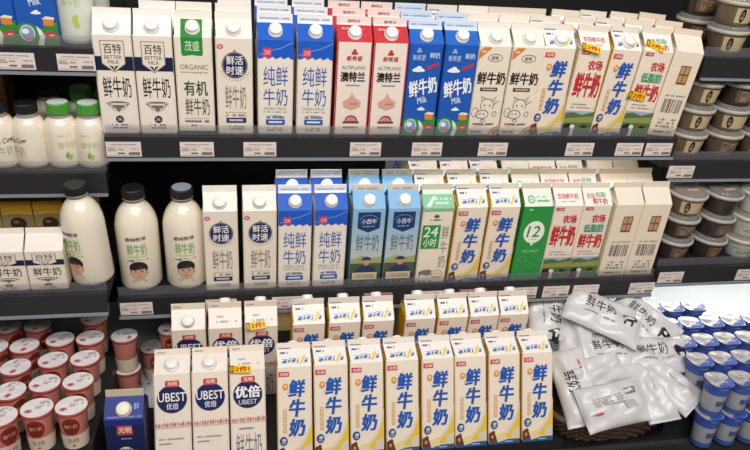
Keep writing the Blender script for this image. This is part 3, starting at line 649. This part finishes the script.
def small_bottle(loc, label, green, art, yaw=0., rot=0):
    if 'body' not in SM:
        P = [(0, 0), (.027, 0), (.0305, .003), (.0322, .010), (.0322, .082), (.0310, .094), (.0265, .106), (.0205, .113)]
        SM['body'] = Geo().lathe(P, 36).build('bottle_body', M_MILK, True)
        SM['neck'] = Geo().lathe([(.0205, .1125), (.0188, .117), (.0186, .127)], 30).build('clear_neck', M_CLEAR, True)
        SM['g'] = ribbed_cap(.0212, .0225, .1225, M_GCAP, M_GTOP); SM['k'] = ribbed_cap(.0202, .02, .1225, M_KCAP, M_KCAP)
    o = thing('milk_bottle', label, 'milk bottle', loc, (TILT, 0, rot), 'small milk bottles on the left bay')
    mesh_obj('bottle_body', SM['body'], o); mesh_obj('clear_neck', SM['neck'], o); mesh_obj('bottle_cap', SM['g' if green else 'k'], o)
    p = Print(cyl_frame(.0322, .075, yaw)); art(p); mesh_obj('front_print', p.build('front_print'), o); o.scale = (1, 1, .90)
def leaf_art(p):
    L = 'B9C878'
    p.dashes(-1.6, -.6, .2, -.2, L, 1); p.text('鲜牛奶', -1.6, 1.0, 1.6, 2.6, L, .0)
    p.poly([(-.6, 4.0), (0, 3.3), (.3, 4.2), (-.1, 5.0), (-.5, 4.8)], '8FAE4E'); p.poly([(.1, 4.4), (.8, 4.0), (.6, 5.0), (.1, 5.4)], 'A4BE5E')
def script_art(p):
    p.text('Fresh Cow', -2.4, .4, 2.4, 1.6, '3A3A34', .02, .3, 10); p.text('鲜牛奶', -1.8, 2.2, 1.8, 4.4, '8FA87E', .0); p.line([(-2, 5), (2, 4.7)], .2, '5A7A4A')
small_bottle(on_shelf('L2', -.201, .034), 'small white milk bottle cut by the left edge, left bay', False, script_art, .3)
small_bottle(on_shelf('L2', -.145, .034), 'small milk bottle with black cap beside green-capped ones', False, script_art, -.75)
small_bottle(on_shelf('L2', -.0865, .034), 'green-capped milk bottle in front, next to the black-capped bottle', True, leaf_art, .45)
small_bottle(on_shelf('L2', -.031, .033), 'green-capped milk bottle at the right end of the left bay', True, leaf_art, .0)
small_bottle(on_shelf('L2', -.062, .125), 'green-capped milk bottle standing behind the two front ones', True, leaf_art, .2)
small_bottle(on_shelf('L2', -.025, .205), 'green-capped milk bottle deep in shadow behind the others', True, leaf_art, .2)
small_bottle(on_shelf('L2', -.128, .135), 'black-capped milk bottle in shadow behind the front bottles', False, script_art, .2)
def tall_bottle(loc, label):
    o = thing('milk_bottle', label, 'milk bottle', loc, (TILT, 0, 0), 'tall lime-printed bottles')
    P = [(0, 0), (.029, 0), (.033, .004), (.0345, .012), (.0345, .155), (.033, .168), (.027, .182), (.019, .192), (.018, .2)]
    mesh_obj('bottle_body', Geo().lathe(P, 36).build('bottle_body', mat('pale_bottle_plastic', 'DDE0D2', .25), True), o)
    mesh_obj('bottle_cap', ribbed_cap(.0195, .018, .198, M_GCAP, M_GCAP), o)
    p = Print(cyl_frame(.0345, .125)); L = 'B4CC62'
    p.dashes(-1.6, 0, .6, .5, 'C4CC9C', 1); p.part('lettering_print'); p.text('鲜牛奶', -1.8, 3.6, 1.4, 5.4, 'B6CC7A', .0); p.part('leaf_print'); p.ell(.3, 7.6, .5, .9, L, 14, rot=20); p.ell(.5, 8.6, .5, .6, L, 12)
    for nm, me in p.build_parts(): mesh_obj(nm, me, o)
tall_bottle(on_shelf('L1', -.034, .038), 'tall pale bottle with lime print beside the blue carton')
tall_bottle(on_shelf('L1', -.022, .118), 'tall pale bottle standing behind the lime-printed bottle')

# ------------------------------------------------------------------ boxes deep on the left bay
def pack_box(name, loc, w, h, d, col, art, label, cat, rot=TILT, group=None):
    o = thing(name, label, cat, loc, (rot, 0, 0), group)
    c = .002; v = []
    for z, i in ((0, c), (c, 0), (h-c, 0), (h, c)):
        v += [(-w/2+i, i, z), (w/2-i, i, z), (w/2-i, d-i, z), (-w/2+i, d-i, z)]
    f = [(3, 2, 1, 0), (12, 13, 14, 15)]+[(j*4+i, j*4+(i+1) % 4, j*4+4+(i+1) % 4, j*4+4+i) for j in range(3) for i in range(4)]
    mesh_obj('box_body', mk('box_body', v, f, [paper(col)]), o)
    p = Print(lambda u, t, q: (-w/2+u*.01, -q, h-t*.01)); art(p)
    mesh_obj('front_print', p.build('front_print'), o); return o
def gold_art(p):
    p.rect(.1, .1, 5.9, 3.1, 'C79A2C'); p.line([(.1, 3.0), (3, 2.4), (5.9, 2.9)], .15, 'E8D27A')
    p.rect(.1, 3.1, 5.9, 6.2, '8E7F58'); p.ell(3, 5.2, 1.6, 1.5, '3B2A20'); p.ell(2.6, 4.8, .6, .4, '7A5C48', 12)
    p.rect(.1, 6.0, 5.9, 7.8, '4E1C1A'); p.dashes(.4, 6.4, 5.6, 7.4, 'D0A89C', 1)
for i, X in enumerate((-.245, -.183, -.121, -.059)):
    pack_box('drink_box', on_shelf('L3', X-.012, .14), .060, .128, .05, 'B08E3C', gold_art, f'gold box with dark round picture, {ordn(i)} behind short crest cartons', 'drink box', group='gold boxes')
def orange_art(p):
    p.rect(.1, .1, 4.4, 9, 'C08A2A'); p.text('鲜', 2.2, 1.2, 4.0, 3.2, '4A3416', .02); p.text('奶', 2.2, 3.6, 4.0, 5.6, '4A3416', .02); p.dashes(.4, 6.4, 4.0, 8.6, '6A4A1C', 3)
pack_box('drink_box', on_shelf('L2', -.29, .28), .065, .155, .06, 'B9822A', orange_art, 'orange box with dark characters in the shadow behind small bottles', 'drink box')

# ------------------------------------------------------------------ small foil-lidded yogurt cups
def yogurt_cup_meshes(r, h, body, rim, foil, square=0):
    def sq(v):
        if not square: return v
        x, y, z = v; d = math.hypot(x, y)
        if d < 1e-6: return v
        c, q = x/d, y/d; return (math.copysign(abs(c)**square, c)*d, math.copysign(abs(q)**square, q)*d, z)
    P = [(0, 0), (r*.70, 0), (r*.74, .003), (r*.90, h*.82), (r*.93, h-.006), (r*.93, h-.002)]
    b = Geo().lathe(P, 26).build('cup_body', body, True)
    P = [(r*.90, h-.0045), (r*1.0, h-.0045), (r*1.0, h-.0018), (r*.97, h-.0008)]
    gr_ = Geo().lathe(P, 32); gr_.v = [sq(v) for v in gr_.v]; ri = gr_.build('cup_rim', rim, True)
    n = 32
    # foil lid with slightly wavy surface
    v = [(0, 0, h+.0006)]; f = []
    for k, rr in enumerate((.45, .8, .955)):
        for i in range(n):
            a = 2*math.pi*i/n; v.append((r*rr*math.cos(a), r*rr*math.sin(a), h+(.0007*math.sin(3*a+k) if k < 2 else 0)))
    for i in range(n): f.append((0, 1+i, 1+(i+1) % n))
    for k in range(2):
        for i in range(n): f.append((1+k*n+i, 1+(k+1)*n+i, 1+(k+1)*n+(i+1) % n, 1+k*n+(i+1) % n))
    lid = mk('foil_lid', [sq(q) for q in v], f, [foil], None, True)
    return b, ri, lid
M_RCUP = mat('red_cup_plastic', 'C2796A', .3, noise=.12, scale=60); M_RRIM = mat('red_cup_rim', 'C24A44', .35)
M_FOIL = mat('white_foil_lid', 'ECE4E2', .35, noise=.03, scale=60, bump=.1)
M_BCUP = mat('pale_cup_plastic', 'A9AAB0', .3, noise=.08, scale=50); M_BRIM = mat('blue_cup_rim', '2E4CB0', .35)
M_SFOIL = mat('silver_foil_lid', 'C9C6C6', .32, metal=.35, noise=.05, scale=60, bump=.15)
RB, RR, RL = yogurt_cup_meshes(.0292, .085, M_RCUP, M_RRIM, M_FOIL)
p = Print(lambda u, t, o: (u*.01, -t*.01, .0862+o))
p.ring(-1.2, 1.1, .6, .45, .14, 'C8506A', 18); p.ell(-1.2, 1.1, .35, .22, 'C8506A', 12)
p.dashes(.3, -1.7, 2.0, -.9, '9C9694', 2); p.text('鲜', -.2, -.3, .8, .6, 'B8AEAC'); p.dashes(.9, -.5, 2.2, .1, 'A8A09E', 1)
RPRINT = p.build('lid_print')
p = Print(lambda u, t, o: ((.0222+.0053*(8.5-t)/8.5+o)*math.sin(u*.01/.026), -(.0222+.0053*(8.5-t)/8.5+o)*math.cos(u*.01/.026), .085-t*.01))
p.ell(0, 3.0, 1.6, 2.1, 'A82C28', 24); p.ell(0, 2.9, 1.35, 1.8, '6E2A22', 24); p.text('酸牛奶', -1.1, 2.4, 1.1, 3.3, 'E08C74', .02)
p.rect(-8.1, 5.0, 8.1, 8.3, 'D9C6B2', n=36); p.ring(0, 3.0, 1.9, 2.4, .12, 'D89A88')
p.text('北纬', -1.2, 5.6, 1.2, 6.8, '6A5A48', .01); p.ell(.1, 7.4, .35, .25, 'C04A44', 10)
RSIDE = p.build('side_print')
TRAYH = .0005
def red_cup(loc, label, yaw, group='red yogurt cups'):
    o = thing('yogurt_cup', label, 'yogurt cup', loc, (0, 0, yaw), group)
    mesh_obj('cup_body', RB, o); mesh_obj('cup_rim', RR, o); l = mesh_obj('foil_lid', RL, o); mesh_obj('lid_print', RPRINT, l); mesh_obj('side_print', RSIDE, o)
LZ = -.43
RISE_L = LZ-.086-DECK_Z
t = thing('display_riser', 'dark riser tray under the red yogurt cups', 'tray', (0, 0, DECK_Z))
mesh_obj('tray_panel', Geo().box(-.60, -.022, -.2995, .06, 0, RISE_L-.0005).build('tray_panel', M_TRAY), t)
rows = [(.016, 'under the shelf'), (-.062, 'fourth row'), (-.137, 'third row'), (-.214, 'second row'), (-.288, 'front row')]
colx = {0: (-.24, -.18, -.067), 1: (-.306, -.246, -.186, -.121, -.061), 2: (-.243, -.183, -.118, -.057), 3: (-.234, -.172, -.115, -.055), 4: (-.228, -.167, -.111, -.052)}
coln = ['rightmost', 'second from right', 'third from right', 'fourth from right', 'fifth from right']
for r, (y, rn) in enumerate(rows):
    for i, X in enumerate(reversed(colx[r])):
        if X > -.16 or True:
            yy = y + (-.018 if X < -.15 else 0)
            red_cup((X, yy, LZ-.086), f'red yogurt cup with white foil lid, {coln[i]}, {rn} of left bay', (0 if X > -.15 else .8)+jit(.15))
red_cup((-.0, -.02, DECK_Z+.0002), 'lower red yogurt cup of the two-high stack behind the navy carton', 1.6, 'loose red yogurt cups')
red_cup((-.0, -.02, DECK_Z+.0868), 'upper red yogurt cup of the two-high stack behind the navy carton', 1.7, 'loose red yogurt cups')
red_cup((.045, .06, DECK_Z+.0002), 'red yogurt cup standing alone on the pale deck, back', .4, 'loose red yogurt cups')
red_cup((.098, .00, DECK_Z+.0002), 'lower red yogurt cup of the pair behind the navy disc cartons', .1, 'loose red yogurt cups')
red_cup((.098, .00, DECK_Z+.0868), 'upper red yogurt cup of the pair behind the navy disc cartons', .1, 'loose red yogurt cups')

BB, BR, BL = yogurt_cup_meshes(.0287, .085, M_BCUP, M_BRIM, M_SFOIL, .68)
p = Print(lambda u, t, o: (u*.01, -t*.01, .0862+o))
p.poly([(2.9*math.cos(math.radians(a)), 2.9*math.sin(math.radians(a))) for a in range(-10, 128, 8)], '3A58B0')
p.dashes(-.4, 1.0, 1.4, 1.5, 'D0D6EC', 1); p.dashes(-1.8, -1.2, .2, -.3, '98969C', 2); p.text('酸奶', -1.2, -.1, .2, .6, '8C8A92')
BPRINT = p.build('lid_print')
p = Print(lambda u, t, o: ((.0221+.0054*(8.5-t)/8.5+o)*math.sin(u*.01/.024), -(.0221+.0054*(8.5-t)/8.5+o)*math.cos(u*.01/.024), .085-t*.01))
p.rect(-7.5, .9, 7.5, 2.6, '3A56A8', n=36); p.rect(-7.5, 7.0, 7.5, 8.2, '3F5A9C', n=36)
p.text('酸奶', -1.0, 3.9, 1.0, 5.4, '3A4E8C', .02)
BSIDE = p.build('side_print')
def blue_cup(loc, label, yaw):
    o = thing('yogurt_cup', label, 'yogurt cup', loc, (0, 0, yaw), 'blue yogurt cups')
    mesh_obj('cup_body', BB, o); mesh_obj('cup_rim', BR, o); l = mesh_obj('foil_lid', BL, o); mesh_obj('lid_print', BPRINT, l); mesh_obj('side_print', BSIDE, o)
BZ = -.45
bl = []
for r, (y, xs) in enumerate(((-.015, (1.232, 1.292, 1.350, 1.410)), (-.092, (1.295, 1.353, 1.411, 1.470, 1.53)), (-.168, (1.283, 1.341, 1.399, 1.458)), (-.243, (1.276, 1.334, 1.392)), (-.318, (1.272, 1.330, 1.388)))):
    for i, X in enumerate(xs):
        rn = ('back row', 'fourth row', 'third row', 'second row', 'front row')[r]
        blue_cup((X, y, BZ-.086), f'blue yogurt cup with silver foil lid, {ordn(i)} in {rn} of right bay', jit(.04))
for i, X in enumerate((1.272, 1.330, 1.388)):
    blue_cup((X, -.3185, BZ-.1727), f'lower blue yogurt cup, {ordn(i)} beneath the front row of right bay', jit(.04))
t = thing('display_riser', 'dark riser tray under the blue yogurt cups', 'tray', (0, 0, DECK_Z))
mesh_obj('tray_panel', Geo().box(1.200, 1.59, -.280, .03, 0, BZ-.0865-DECK_Z).build('tray_panel', M_TRAY), t)

# ------------------------------------------------------------------ dessert cups with clear domed lids
M_DOME = mat('clear_dome_lid', 'F2EEE6', .06, alpha=.2); M_CHOC = mat('dark_dessert_cup', '3E332E', .3, noise=.2, scale=60)
M_TANC = mat('tan_dessert_cup', '75624E', .3, noise=.25, scale=50); M_CRIM = mat('clear_lid_rim', 'E6DFD2', .12, alpha=.6)
M_PALEC = mat('white_cup_paper', 'D8D2C8', .4)
def dessert(loc, label, bodym, art, yaw=0, r=.046, h=.05):
    o = thing('dessert_cup', label, 'dessert cup', loc, (TILT, 0, yaw), 'dessert cups with clear lids')
    key = bodym.name
    if ('d', key) not in SM:
        SM[('d', key)] = Geo().lathe([(0, 0), (r*.72, 0), (r*.75, .002), (r*.9, h*.9), (r*.92, h), (r*.86, h), (r*.84, h-.006), (0, h-.006)], 32).build('cup_body', bodym, True)
        SM['rim'] = Geo().lathe([(r*.92, h-.005), (r*1.0, h-.005), (r*1.01, h), (r*.98, h+.003), (r*.93, h+.003)], 32).build('lid_rim', M_CRIM, True)
        SM['dome'] = Geo().lathe([(r*.93, h+.002), (r*.88, h+.0095), (r*.82, h+.0115), (0, h+.0115)], 32).build('dome_lid', M_DOME, True)
    mesh_obj('cup_body', SM[('d', key)], o); mesh_obj('lid_rim', SM['rim'], o); mesh_obj('dome_lid', SM['dome'], o)
    p = Print(lambda u, t, q: ((r*(.9-.15*t/4.5)+q+.0008)*math.sin(u*.01/r), -(r*(.9-.15*t/4.5)+q+.0008)*math.cos(u*.01/r), h*.9-t*.0095)); art(p)
    mesh_obj('side_print', p.build('side_print'), o); return o
def d_art1(p):
    p.rect(-3.4, .5, 3.4, 3.9, 'C9B48A', n=14); p.ell(-1.6, 2.2, .75, 1.6, '26201E'); p.text('大', -2.0, 1.3, -1.2, 2.1, 'E0CFA0'); p.text('悦', -2.0, 2.3, -1.2, 3.1, 'E0CFA0')
    p.poly([(-.4, 3.0), (1.0, 1.2), (2.4, 1.0), (1.4, 2.4)], '8A5A3C'); p.poly([(.6, 3.4), (2.0, 2.2), (3.2, 2.0), (2.4, 3.4)], '5E3C2A')
def d_art2(p):
    p.rect(-3.0, .6, 3.0, 3.8, '6A5444', n=12); p.rect(-1.8, .9, -.2, 3.5, '98866E', n=3); p.text('奶', -1.5, 1.2, -.5, 2.2, '2E2622', .02); p.dashes(.2, 1.0, 2.6, 3.2, 'B09A7C', 3)
def d_art3(p):
    p.rect(-3.4, .4, 3.4, 1.8, 'C9B8B4', n=12); p.rect(-3.4, 2.0, 3.4, 4.0, 'B9C4B0', n=12); p.dashes(-2.4, 2.4, 2.4, 3.4, '4E6A52', 2)
STEP = .0622
def stack(sh, X, dep, n, what, mats, arts, sx=0.):
    names = ['bottom', 'middle', 'top'] if n == 3 else ['bottom', 'top']
    for k in range(n):
        o = dessert(on_shelf(sh, X+sx*k, dep, STEP*k), f'{names[k]} dessert cup of {what}', mats[k % len(mats)], arts[k % len(arts)], jit(.3))
        if sh == 'R3' and k == n-1:
            p = Print(lambda u, t, q: (u*.01, -t*.01, .0618+q)); p.poly([(-1.4, 1.2), (1.6, .6), (1.8, 1.7), (-1.2, 2.2)], 'E8B4B8'); p.ell(-.6, 1.6, .2, .2, '5A2A30', 8); p.ell(.3, 1.4, .2, .2, '5A2A30', 8); p.line([(.8, 1.5), (1.5, 1.1)], .2, 'C8506A')
            mesh_obj('lid_sticker', p.build('lid_sticker'), o)
stack('R1', on_y(697, 12, .15).x, .15, 2, 'the stack hidden partly behind carton, right bay top shelf', [M_CHOC], [d_art2])
stack('R1', on_y(727, 30, .05).x, .050, 2, 'the stack at the picture corner, right bay top shelf', [M_TANC], [d_art1])
stack('R2', 1.312, .05, 3, 'the left stack, right bay middle shelf', [M_TANC], [d_art1])
stack('R2', 1.410, .05, 3, 'the second stack, right bay middle shelf', [M_TANC, M_TANC, M_CHOC], [d_art2, d_art1, d_art2])
stack('R2', 1.506, .05, 3, 'the stack cut by the right edge, right bay middle shelf', [M_TANC], [d_art1])
stack('R3', 1.318, .05, 3, 'the left stack, right bay lower shelf', [M_CHOC, M_CHOC, M_TANC], [d_art2, d_art2, d_art1])
stack('R3', 1.414, .05, 3, 'the dark middle stack, right bay lower shelf', [M_CHOC], [d_art2, d_art2, lambda p: p.dashes(-2, .8, 2, 1.2, '6A5A4C', 1)])
stack('R3', 1.512, .05, 3, 'the pale stack cut by right edge, lower shelf', [M_PALEC], [d_art3])
def mint_art(p): p.ell(3.2, 3, 2.2, 1.6, 'D8EFE4'); p.ell(3.4, 3.2, 1.2, .8, '6FB59C')
for px, wd, col, art, lab in ((735, .11, '8CCDB4', mint_art, 'mint green box behind the pale dessert cups'), (707, .05, 'E9DFE0', lambda p: p.ell(2.5, 2, .8, .6, 'D88AA0'), 'white box with pink mark beside the mint green box')):
    q = on_y(px, 187, .105)
    pack_box('dessert_box', on_shelf('R3', q.x, .15), wd, q.z-on_shelf('R3', 0, .15).z+.012, .05, col, art, lab, 'box')

# ------------------------------------------------------------------ basket of milk pouches
M_WICK = mat('brown_woven_basket', '5A4536', .6, noise=.25, scale=90, bump=.3)
BC = Vector((1.072, -.190, DECK_Z)); BA, BBY = .136, .108
def oval(a, b, z, n=56, wav=0., ph=0):
    P = []
    for i in range(n):
        t = 2*math.pi*i/n; e = .6; c, s = math.cos(t), math.sin(t)
        k = 1+wav*((i+ph) % 2-.5)
        P.append((math.copysign(abs(c)**e, c)*a*k, math.copysign(abs(s)**e, s)*b*k, z))
    return P
bk = thing('pouch_basket', 'low brown woven basket holding white milk pouches on the bottom deck', 'basket', BC)
for j in range(7):
    f = j/6; mesh_obj('woven_band', Geo().tube(oval(BA*(.86+.2*f), BBY*(.86+.2*f), .006+.0085*j, 56, .05, j % 2), .0052, 6, closed=True).build('woven_band', M_WICK, True), bk)
mesh_obj('basket_rim', Geo().tube(oval(BA*1.08, BBY*1.08, .064), .0075, 8, closed=True).build('basket_rim', M_WICK, True), bk)
v = oval(BA*.86, BBY*.86, .003)+[(0, 0, .003)]; mesh_obj('basket_floor', mk('basket_floor', v, [(i, (i+1) % 56, 56) for i in range(56)], [M_WICK]), bk)
M_POUCH = mat('white_pouch_film', 'D6D3D3', .25, noise=.03, scale=30, bump=.5, spec=.5)
def pouch_z(u, v, L, W, T, ph):
    """height of the top sheet over the mid plane; u,v in [-1,1]"""
    eu = max(0, 1-abs(u)**6); ev = max(0, 1-abs(v)**2.6)
    z = T*(eu**.7)*(ev**.6)
    tri = lambda q: abs((q/math.pi) % 2-1)*2-1
    fold = .0026*tri(5*v+2*u+ph)*eu*ev**.5+.0022*tri(8*u-3*v+ph*3)*abs(u)*eu + .0026*math.sin(6*v+ph)*abs(u)**2*eu + .0018*math.sin(9*u+ph*2+3*v)*ev*eu + .0022*math.sin(4*u-7*v+ph)*eu*ev
    return max(0., z+fold*1.5)+.0006
def pouch(a, b, width, label, lift=0., roll=0., T=.016, art='front', flip=False, ph=0.):
    """a, b: the two pixel ends of the long axis on the pile's sloping face"""
    PA = on_plane(*a, PO+PN*lift, PN); PB = on_plane(*b, PO+PN*lift, PN)
    X = (PB-PA); L = X.length; X.normalize(); N = (Matrix.Rotation(roll, 3, X) @ PN); N = (N-X*N.dot(X)).normalized(); Y = N.cross(X)
    o = thing('milk_pouch', label, 'milk pouch', (0, 0, 0), (0, 0, 0), 'milk pouches in the basket')
    mx = Matrix((X, Y, N)).transposed().to_4x4(); mx.translation = (PA+PB)/2; o.matrix_world = mx
    nu, nv = 26, 16; V = []; F = []
    for sgn in (1, -1):
        for i in range(nu+1):
            for j in range(nv+1):
                u = -1+2*i/nu; v = -1+2*j/nv
                z = pouch_z(u, v, L, width, T, ph if sgn > 0 else ph+2)
                pinch = 1-.10*(abs(u)**3)*0-.06*(1-abs(u)**4)
                V.append((u*L/2, v*width/2*pinch, sgn*z))
    S = (nu+1)*(nv+1)
    for i in range(nu):
        for j in range(nv):
            q = i*(nv+1)+j; F.append((q, q+nv+1, q+nv+2, q+1)); F.append((S+q, S+q+1, S+q+nv+2, S+q+nv+1))
    for i in range(nu): 
        for j in (0, nv):
            q = i*(nv+1)+j; F.append((q, S+q, S+q+nv+1, q+nv+1) if j == 0 else (q, q+nv+1, S+q+nv+1, S+q))
    for j in range(nv):
        for i in (0, nu):
            q = i*(nv+1)+j; F.append((q, q+1, S+q+1, S+q))
    mesh_obj('pouch_film', mk('pouch_film', V, F, [M_POUCH], None, True), o)
    for s in (-1, 1):
        g = Geo(); g.box(min(s*L/2, s*(L/2-.009)), max(s*L/2, s*(L/2-.009)), -width*.462, width*.462, -.0012, .0012)
        for k in range(3): g.box(s*L/2-.0009*s-s*.0035*k-.0006, s*L/2-.0009*s-s*.0035*k+.0006, -width*.46, width*.46, -.0022, .0022)
        mesh_obj('crimped_seal', g.build('crimped_seal', M_POUCH), o)
    sg = -1 if flip else 1
    def fr(u, t, off):
        x, y = sg*u*.01, -sg*t*.01
        return (x, y, pouch_z(max(-1, min(1, 2*x/L)), max(-1, min(1, 2*y/width/.94)), L, width, T, ph)+off+.0006)
    p = Print(fr); w = width*100
    if art == 'front':
        for i, ch in enumerate('鲜牛奶'): p.text(ch, -5.0+2.5*i, -w*.22, -2.8+2.5*i, w*.06, '2A2826', .004)
        p.dashes(-4.8, w*.15, 2.8, w*.2, '8A8684', 1); p.dashes(-6.5, -w*.40, -4.0, -w*.34, 'D86A7A', 1)
        p.poly([(3.9, -1.0), (4.4, -1.5), (6.6, -1.4), (7.3, -.9), (7.2, -.2), (6.7, -.4), (6.6, 1.1), (6.2, 1.1), (6.1, .2), (5.0, .2), (4.9, 1.2), (4.5, 1.2), (4.3, .1)], '1E1C1B'); p.ell(5.4, -.7, .5, .35, 'DDD8D6', 10)
    elif art == 'side':
        p.text('鲜奶', -3.2, -w*.12, 1.6, w*.22, '2A2826', .01); p.dashes(-5.6, -w*.3, -3.2, -w*.2, 'D05A6A', 1); p.dashes(2.4, 0, 5, .5, '6A6664', 1)
    elif art == 'back':
        for i in range(12): p.rect(3.0+i*.22, -2.6, 3.1+i*.22+(.05 if i % 3 else 0), -1.2, '3A3634')
        p.dashes(-4.6, -1.8, 2.2, .4, 'A8A2A0', 4); p.rect(2.2, .0, 4.6, 1.8, 'B9B4B2'); p.dashes(-6.2, 1.4, -3.6, 2.2, 'C85A62', 1)
    else:
        p.line([(-2, -.1), (2.5, .1)], .12, '8A8684')
    mesh_obj('front_print', p.build('front_print'), o); return o
PN = Vector((-.05, -math.sin(.55), math.cos(.55))).normalized()
PO = Vector((1.07, -.27, -.535))
pouch((548, 294), (552, 340), .115, 'white pouch with black lettering lying behind the last leaning carton', -.014, .0, .016, ph=.3)
pouch((560, 344), (645, 384), .12, 'plain pouch low in the middle of the pile', -.038, .0, .017, 'none', ph=2.2)
pouch((578, 388), (660, 378), .10, 'plain pouch buried above the front barcode pouch', -.018, .0, .017, 'none', ph=3.9)
pouch((616, 299), (670, 346), .115, 'pouch with black lettering at the back right of the pile', -.014, .1, .018, ph=1.1)
pouch((574, 298), (576, 372), .085, 'narrow folded pouch standing at the left of the pile top', -.008, .5, .014, 'none', ph=4.0)
pouch((580, 352), (642, 350), .105, 'pouch with black cow print under the topmost pouch', -.004, -.1, .018, ph=.9)
pouch((624, 356), (688, 354), .10, 'pouch with black cow print at the right shoulder of the pile', .002, -.1, .018, ph=2.9)
pouch((567, 299), (640, 332), .115, 'topmost white pouch with large black lettering and cow', .024, -.12, .018, ph=.1)
pouch((563, 350), (588, 426), .088, 'upright pouch with black characters at the basket left front', .006, .25, .018, 'side', ph=1.7)
pouch((638, 362), (666, 422), .085, 'plain pouch sloping down the basket middle right', .006, -.1, .018, 'none', ph=3.3)
pouch((648, 362), (696, 406), .09, 'plain pouch hanging over the right basket rim', .010, -.1, .016, 'none', ph=5.1)
pouch((570, 380), (622, 364), .075, 'crumpled pouch tucked above the front pouch', .010, .1, .016, 'none', ph=.6)
pouch((581, 412), (642, 398), .102, 'front pouch with grey barcode lying across the basket front', .028, .05, .018, 'back', ph=2.5)

# ------------------------------------------------------------------ price tags in the rails
def tag_mesh(name, red=False, w=.066, h=.031):
    p = Print(lambda u, t, o: (u*.01, -.001-o, -t*.01)); W = w*100; K = '8A7E78'
    if red: p.rect(0, 0, W, .55, 'B8483C'); p.dashes(.4, .12, W-.4, .42, 'F0D8CC', 1)
    else: p.dashes(.9, .35, W-.8, .65, '9A8E88', 1)
    p.line([(.25, .95), (W*.6, .95)], .03, K); p.dashes(.3, 1.15, 2.0, 1.9, 'A89C96', 2); p.dashes(2.2, 1.3, 3.6, 1.7, 'A89C96', 1)
    p.dashes(W*.66, 1.2, W-.3, 1.5, 'A89C96', 1); p.rect(W*.64, 2.1, W-.3, 2.6, '7E726C'); p.dashes(W*.33, 2.1, W*.55, 2.55, '5A504A', 1); p.line([(.25, 2.75), (W-.25, 2.75)], .05, '6E6E70')
    return Geo().box(0, w, -.001, 0, -h, 0).build('tag_card', M_TAG), p.build('tag_print')
TAGM = {False: tag_mesh('a'), True: tag_mesh('b', True)}
def price_tag(sh, px0, py, label, red=False):
    y0, z0 = SH[sh]; o = Vector((0, y0, z0))-DS*.0222
    P = on_plane(px0, py, o, DS)
    t = thing('price_tag', label, 'price tag', on_shelf(sh, P.x, -.0222, -.008), (TILT, 0, 0), 'price tags on the shelf rails')
    mesh_obj('tag_card', TAGM[red][0], t); mesh_obj('tag_print', TAGM[red][1], t)
for px, what in ((106, 'leftmost crest carton'), (180, 'organic carton'), (243.5, 'navy emblem carton'), (350, 'red-shouldered cartons'), (412, 'bright blue cartons'), (478.5, 'cow drawing cartons'), (566, 'first red pasture carton'), (616, 'red and teal carton'), (645.5, 'rightmost plain cream carton')):
    price_tag('T', px, 148, f'white price tag on upper rail below the {what}')
for px, what, red in ((119.5, 'left milk bottle', False), (205.5, 'first navy emblem carton', False), (272, 'blue-topped cartons', False), (363, 'right pale blue carton', True), (414, 'carton with square green patch', False), (457.5, 'vertical blue lettering cartons', True), (508, 'all-green carton', False), (540, 'red pasture carton', False), (569.5, 'red and teal carton', False), (624.5, 'rightmost plain cream carton', False)):
    price_tag('Mi', px, 303, f'{"red-topped" if red else "white"} price tag on middle rail below the {what}', red)
price_tag('L1', -4, 60, 'white price tag on left bay top rail, cut by the left edge')
price_tag('L1', 57, 60, 'white price tag on left bay top rail below the tall bottle')
price_tag('R2', 667, 175, 'white price tag on right bay middle rail')
price_tag('R3', 657.5, 280, 'white price tag at left end of right bay lower rail')
price_tag('R3', 736, 275, 'white price tag on right bay lower rail, cut by right edge')
hc = thing('hanging_card', 'beige card hanging from the middle rail behind the navy disc cartons', 'card', on_shelf('Mi', on_y(275, 310, -.05).x, -.012, -.046), (TILT, 0, 0))
mesh_obj('card_sheet', Geo().box(0, .038, -.001, .0005, -.062, 0).build('card_sheet', mat('beige_card', 'B9A67A', .6)), hc)
q = on_y(386, 157, .2)
sg = thing('shelf_card', 'grey card with blue character hanging under the upper shelf', 'card', (q.x, .2, q.z), (0, 0, 0))
mesh_obj('card_sheet', Geo().box(0, .062, 0, .001, -.034, .0).build('card_sheet', mat('grey_card', '8A8C90', .5)), sg)
p = Print(lambda u, t, o: (u*.01, -o, -t*.01)); p.text('左', 1.8, .5, 4.2, 3.0, '2A4A9C', .03); p.dashes(.4, .6, 1.6, 1.2, '4A5A8C', 1); mesh_obj('card_print', p.build('card_print'), sg)

# ------------------------------------------------------------------ led tubes under two shelves
def led(sh, x0, x1, dep, em, label):
    lt = thing('led_tube', label, 'lamp', on_shelf(sh, 0, dep, -.034), (TILT, 0, 0))
    mesh_obj('tube_glass', Geo().tube([(x0+.01, 0, 0), (x1-.01, 0, 0)], .006, 12).build('tube_glass', mat('led_glow_%d' % em, 'FFFBF4', .4, emit=em), True), lt)
    mesh_obj('tube_holder', Geo().box(x0, x1, -.01, .01, .006, .0115).build('tube_holder', M_LIP), lt)
led('R3', 1.39, 2.16, .30, 70, 'glowing tube lamp under the right bay lower shelf')
led('T', .30, 1.20, .05, 9, 'glowing tube lamp under the central upper shelf')
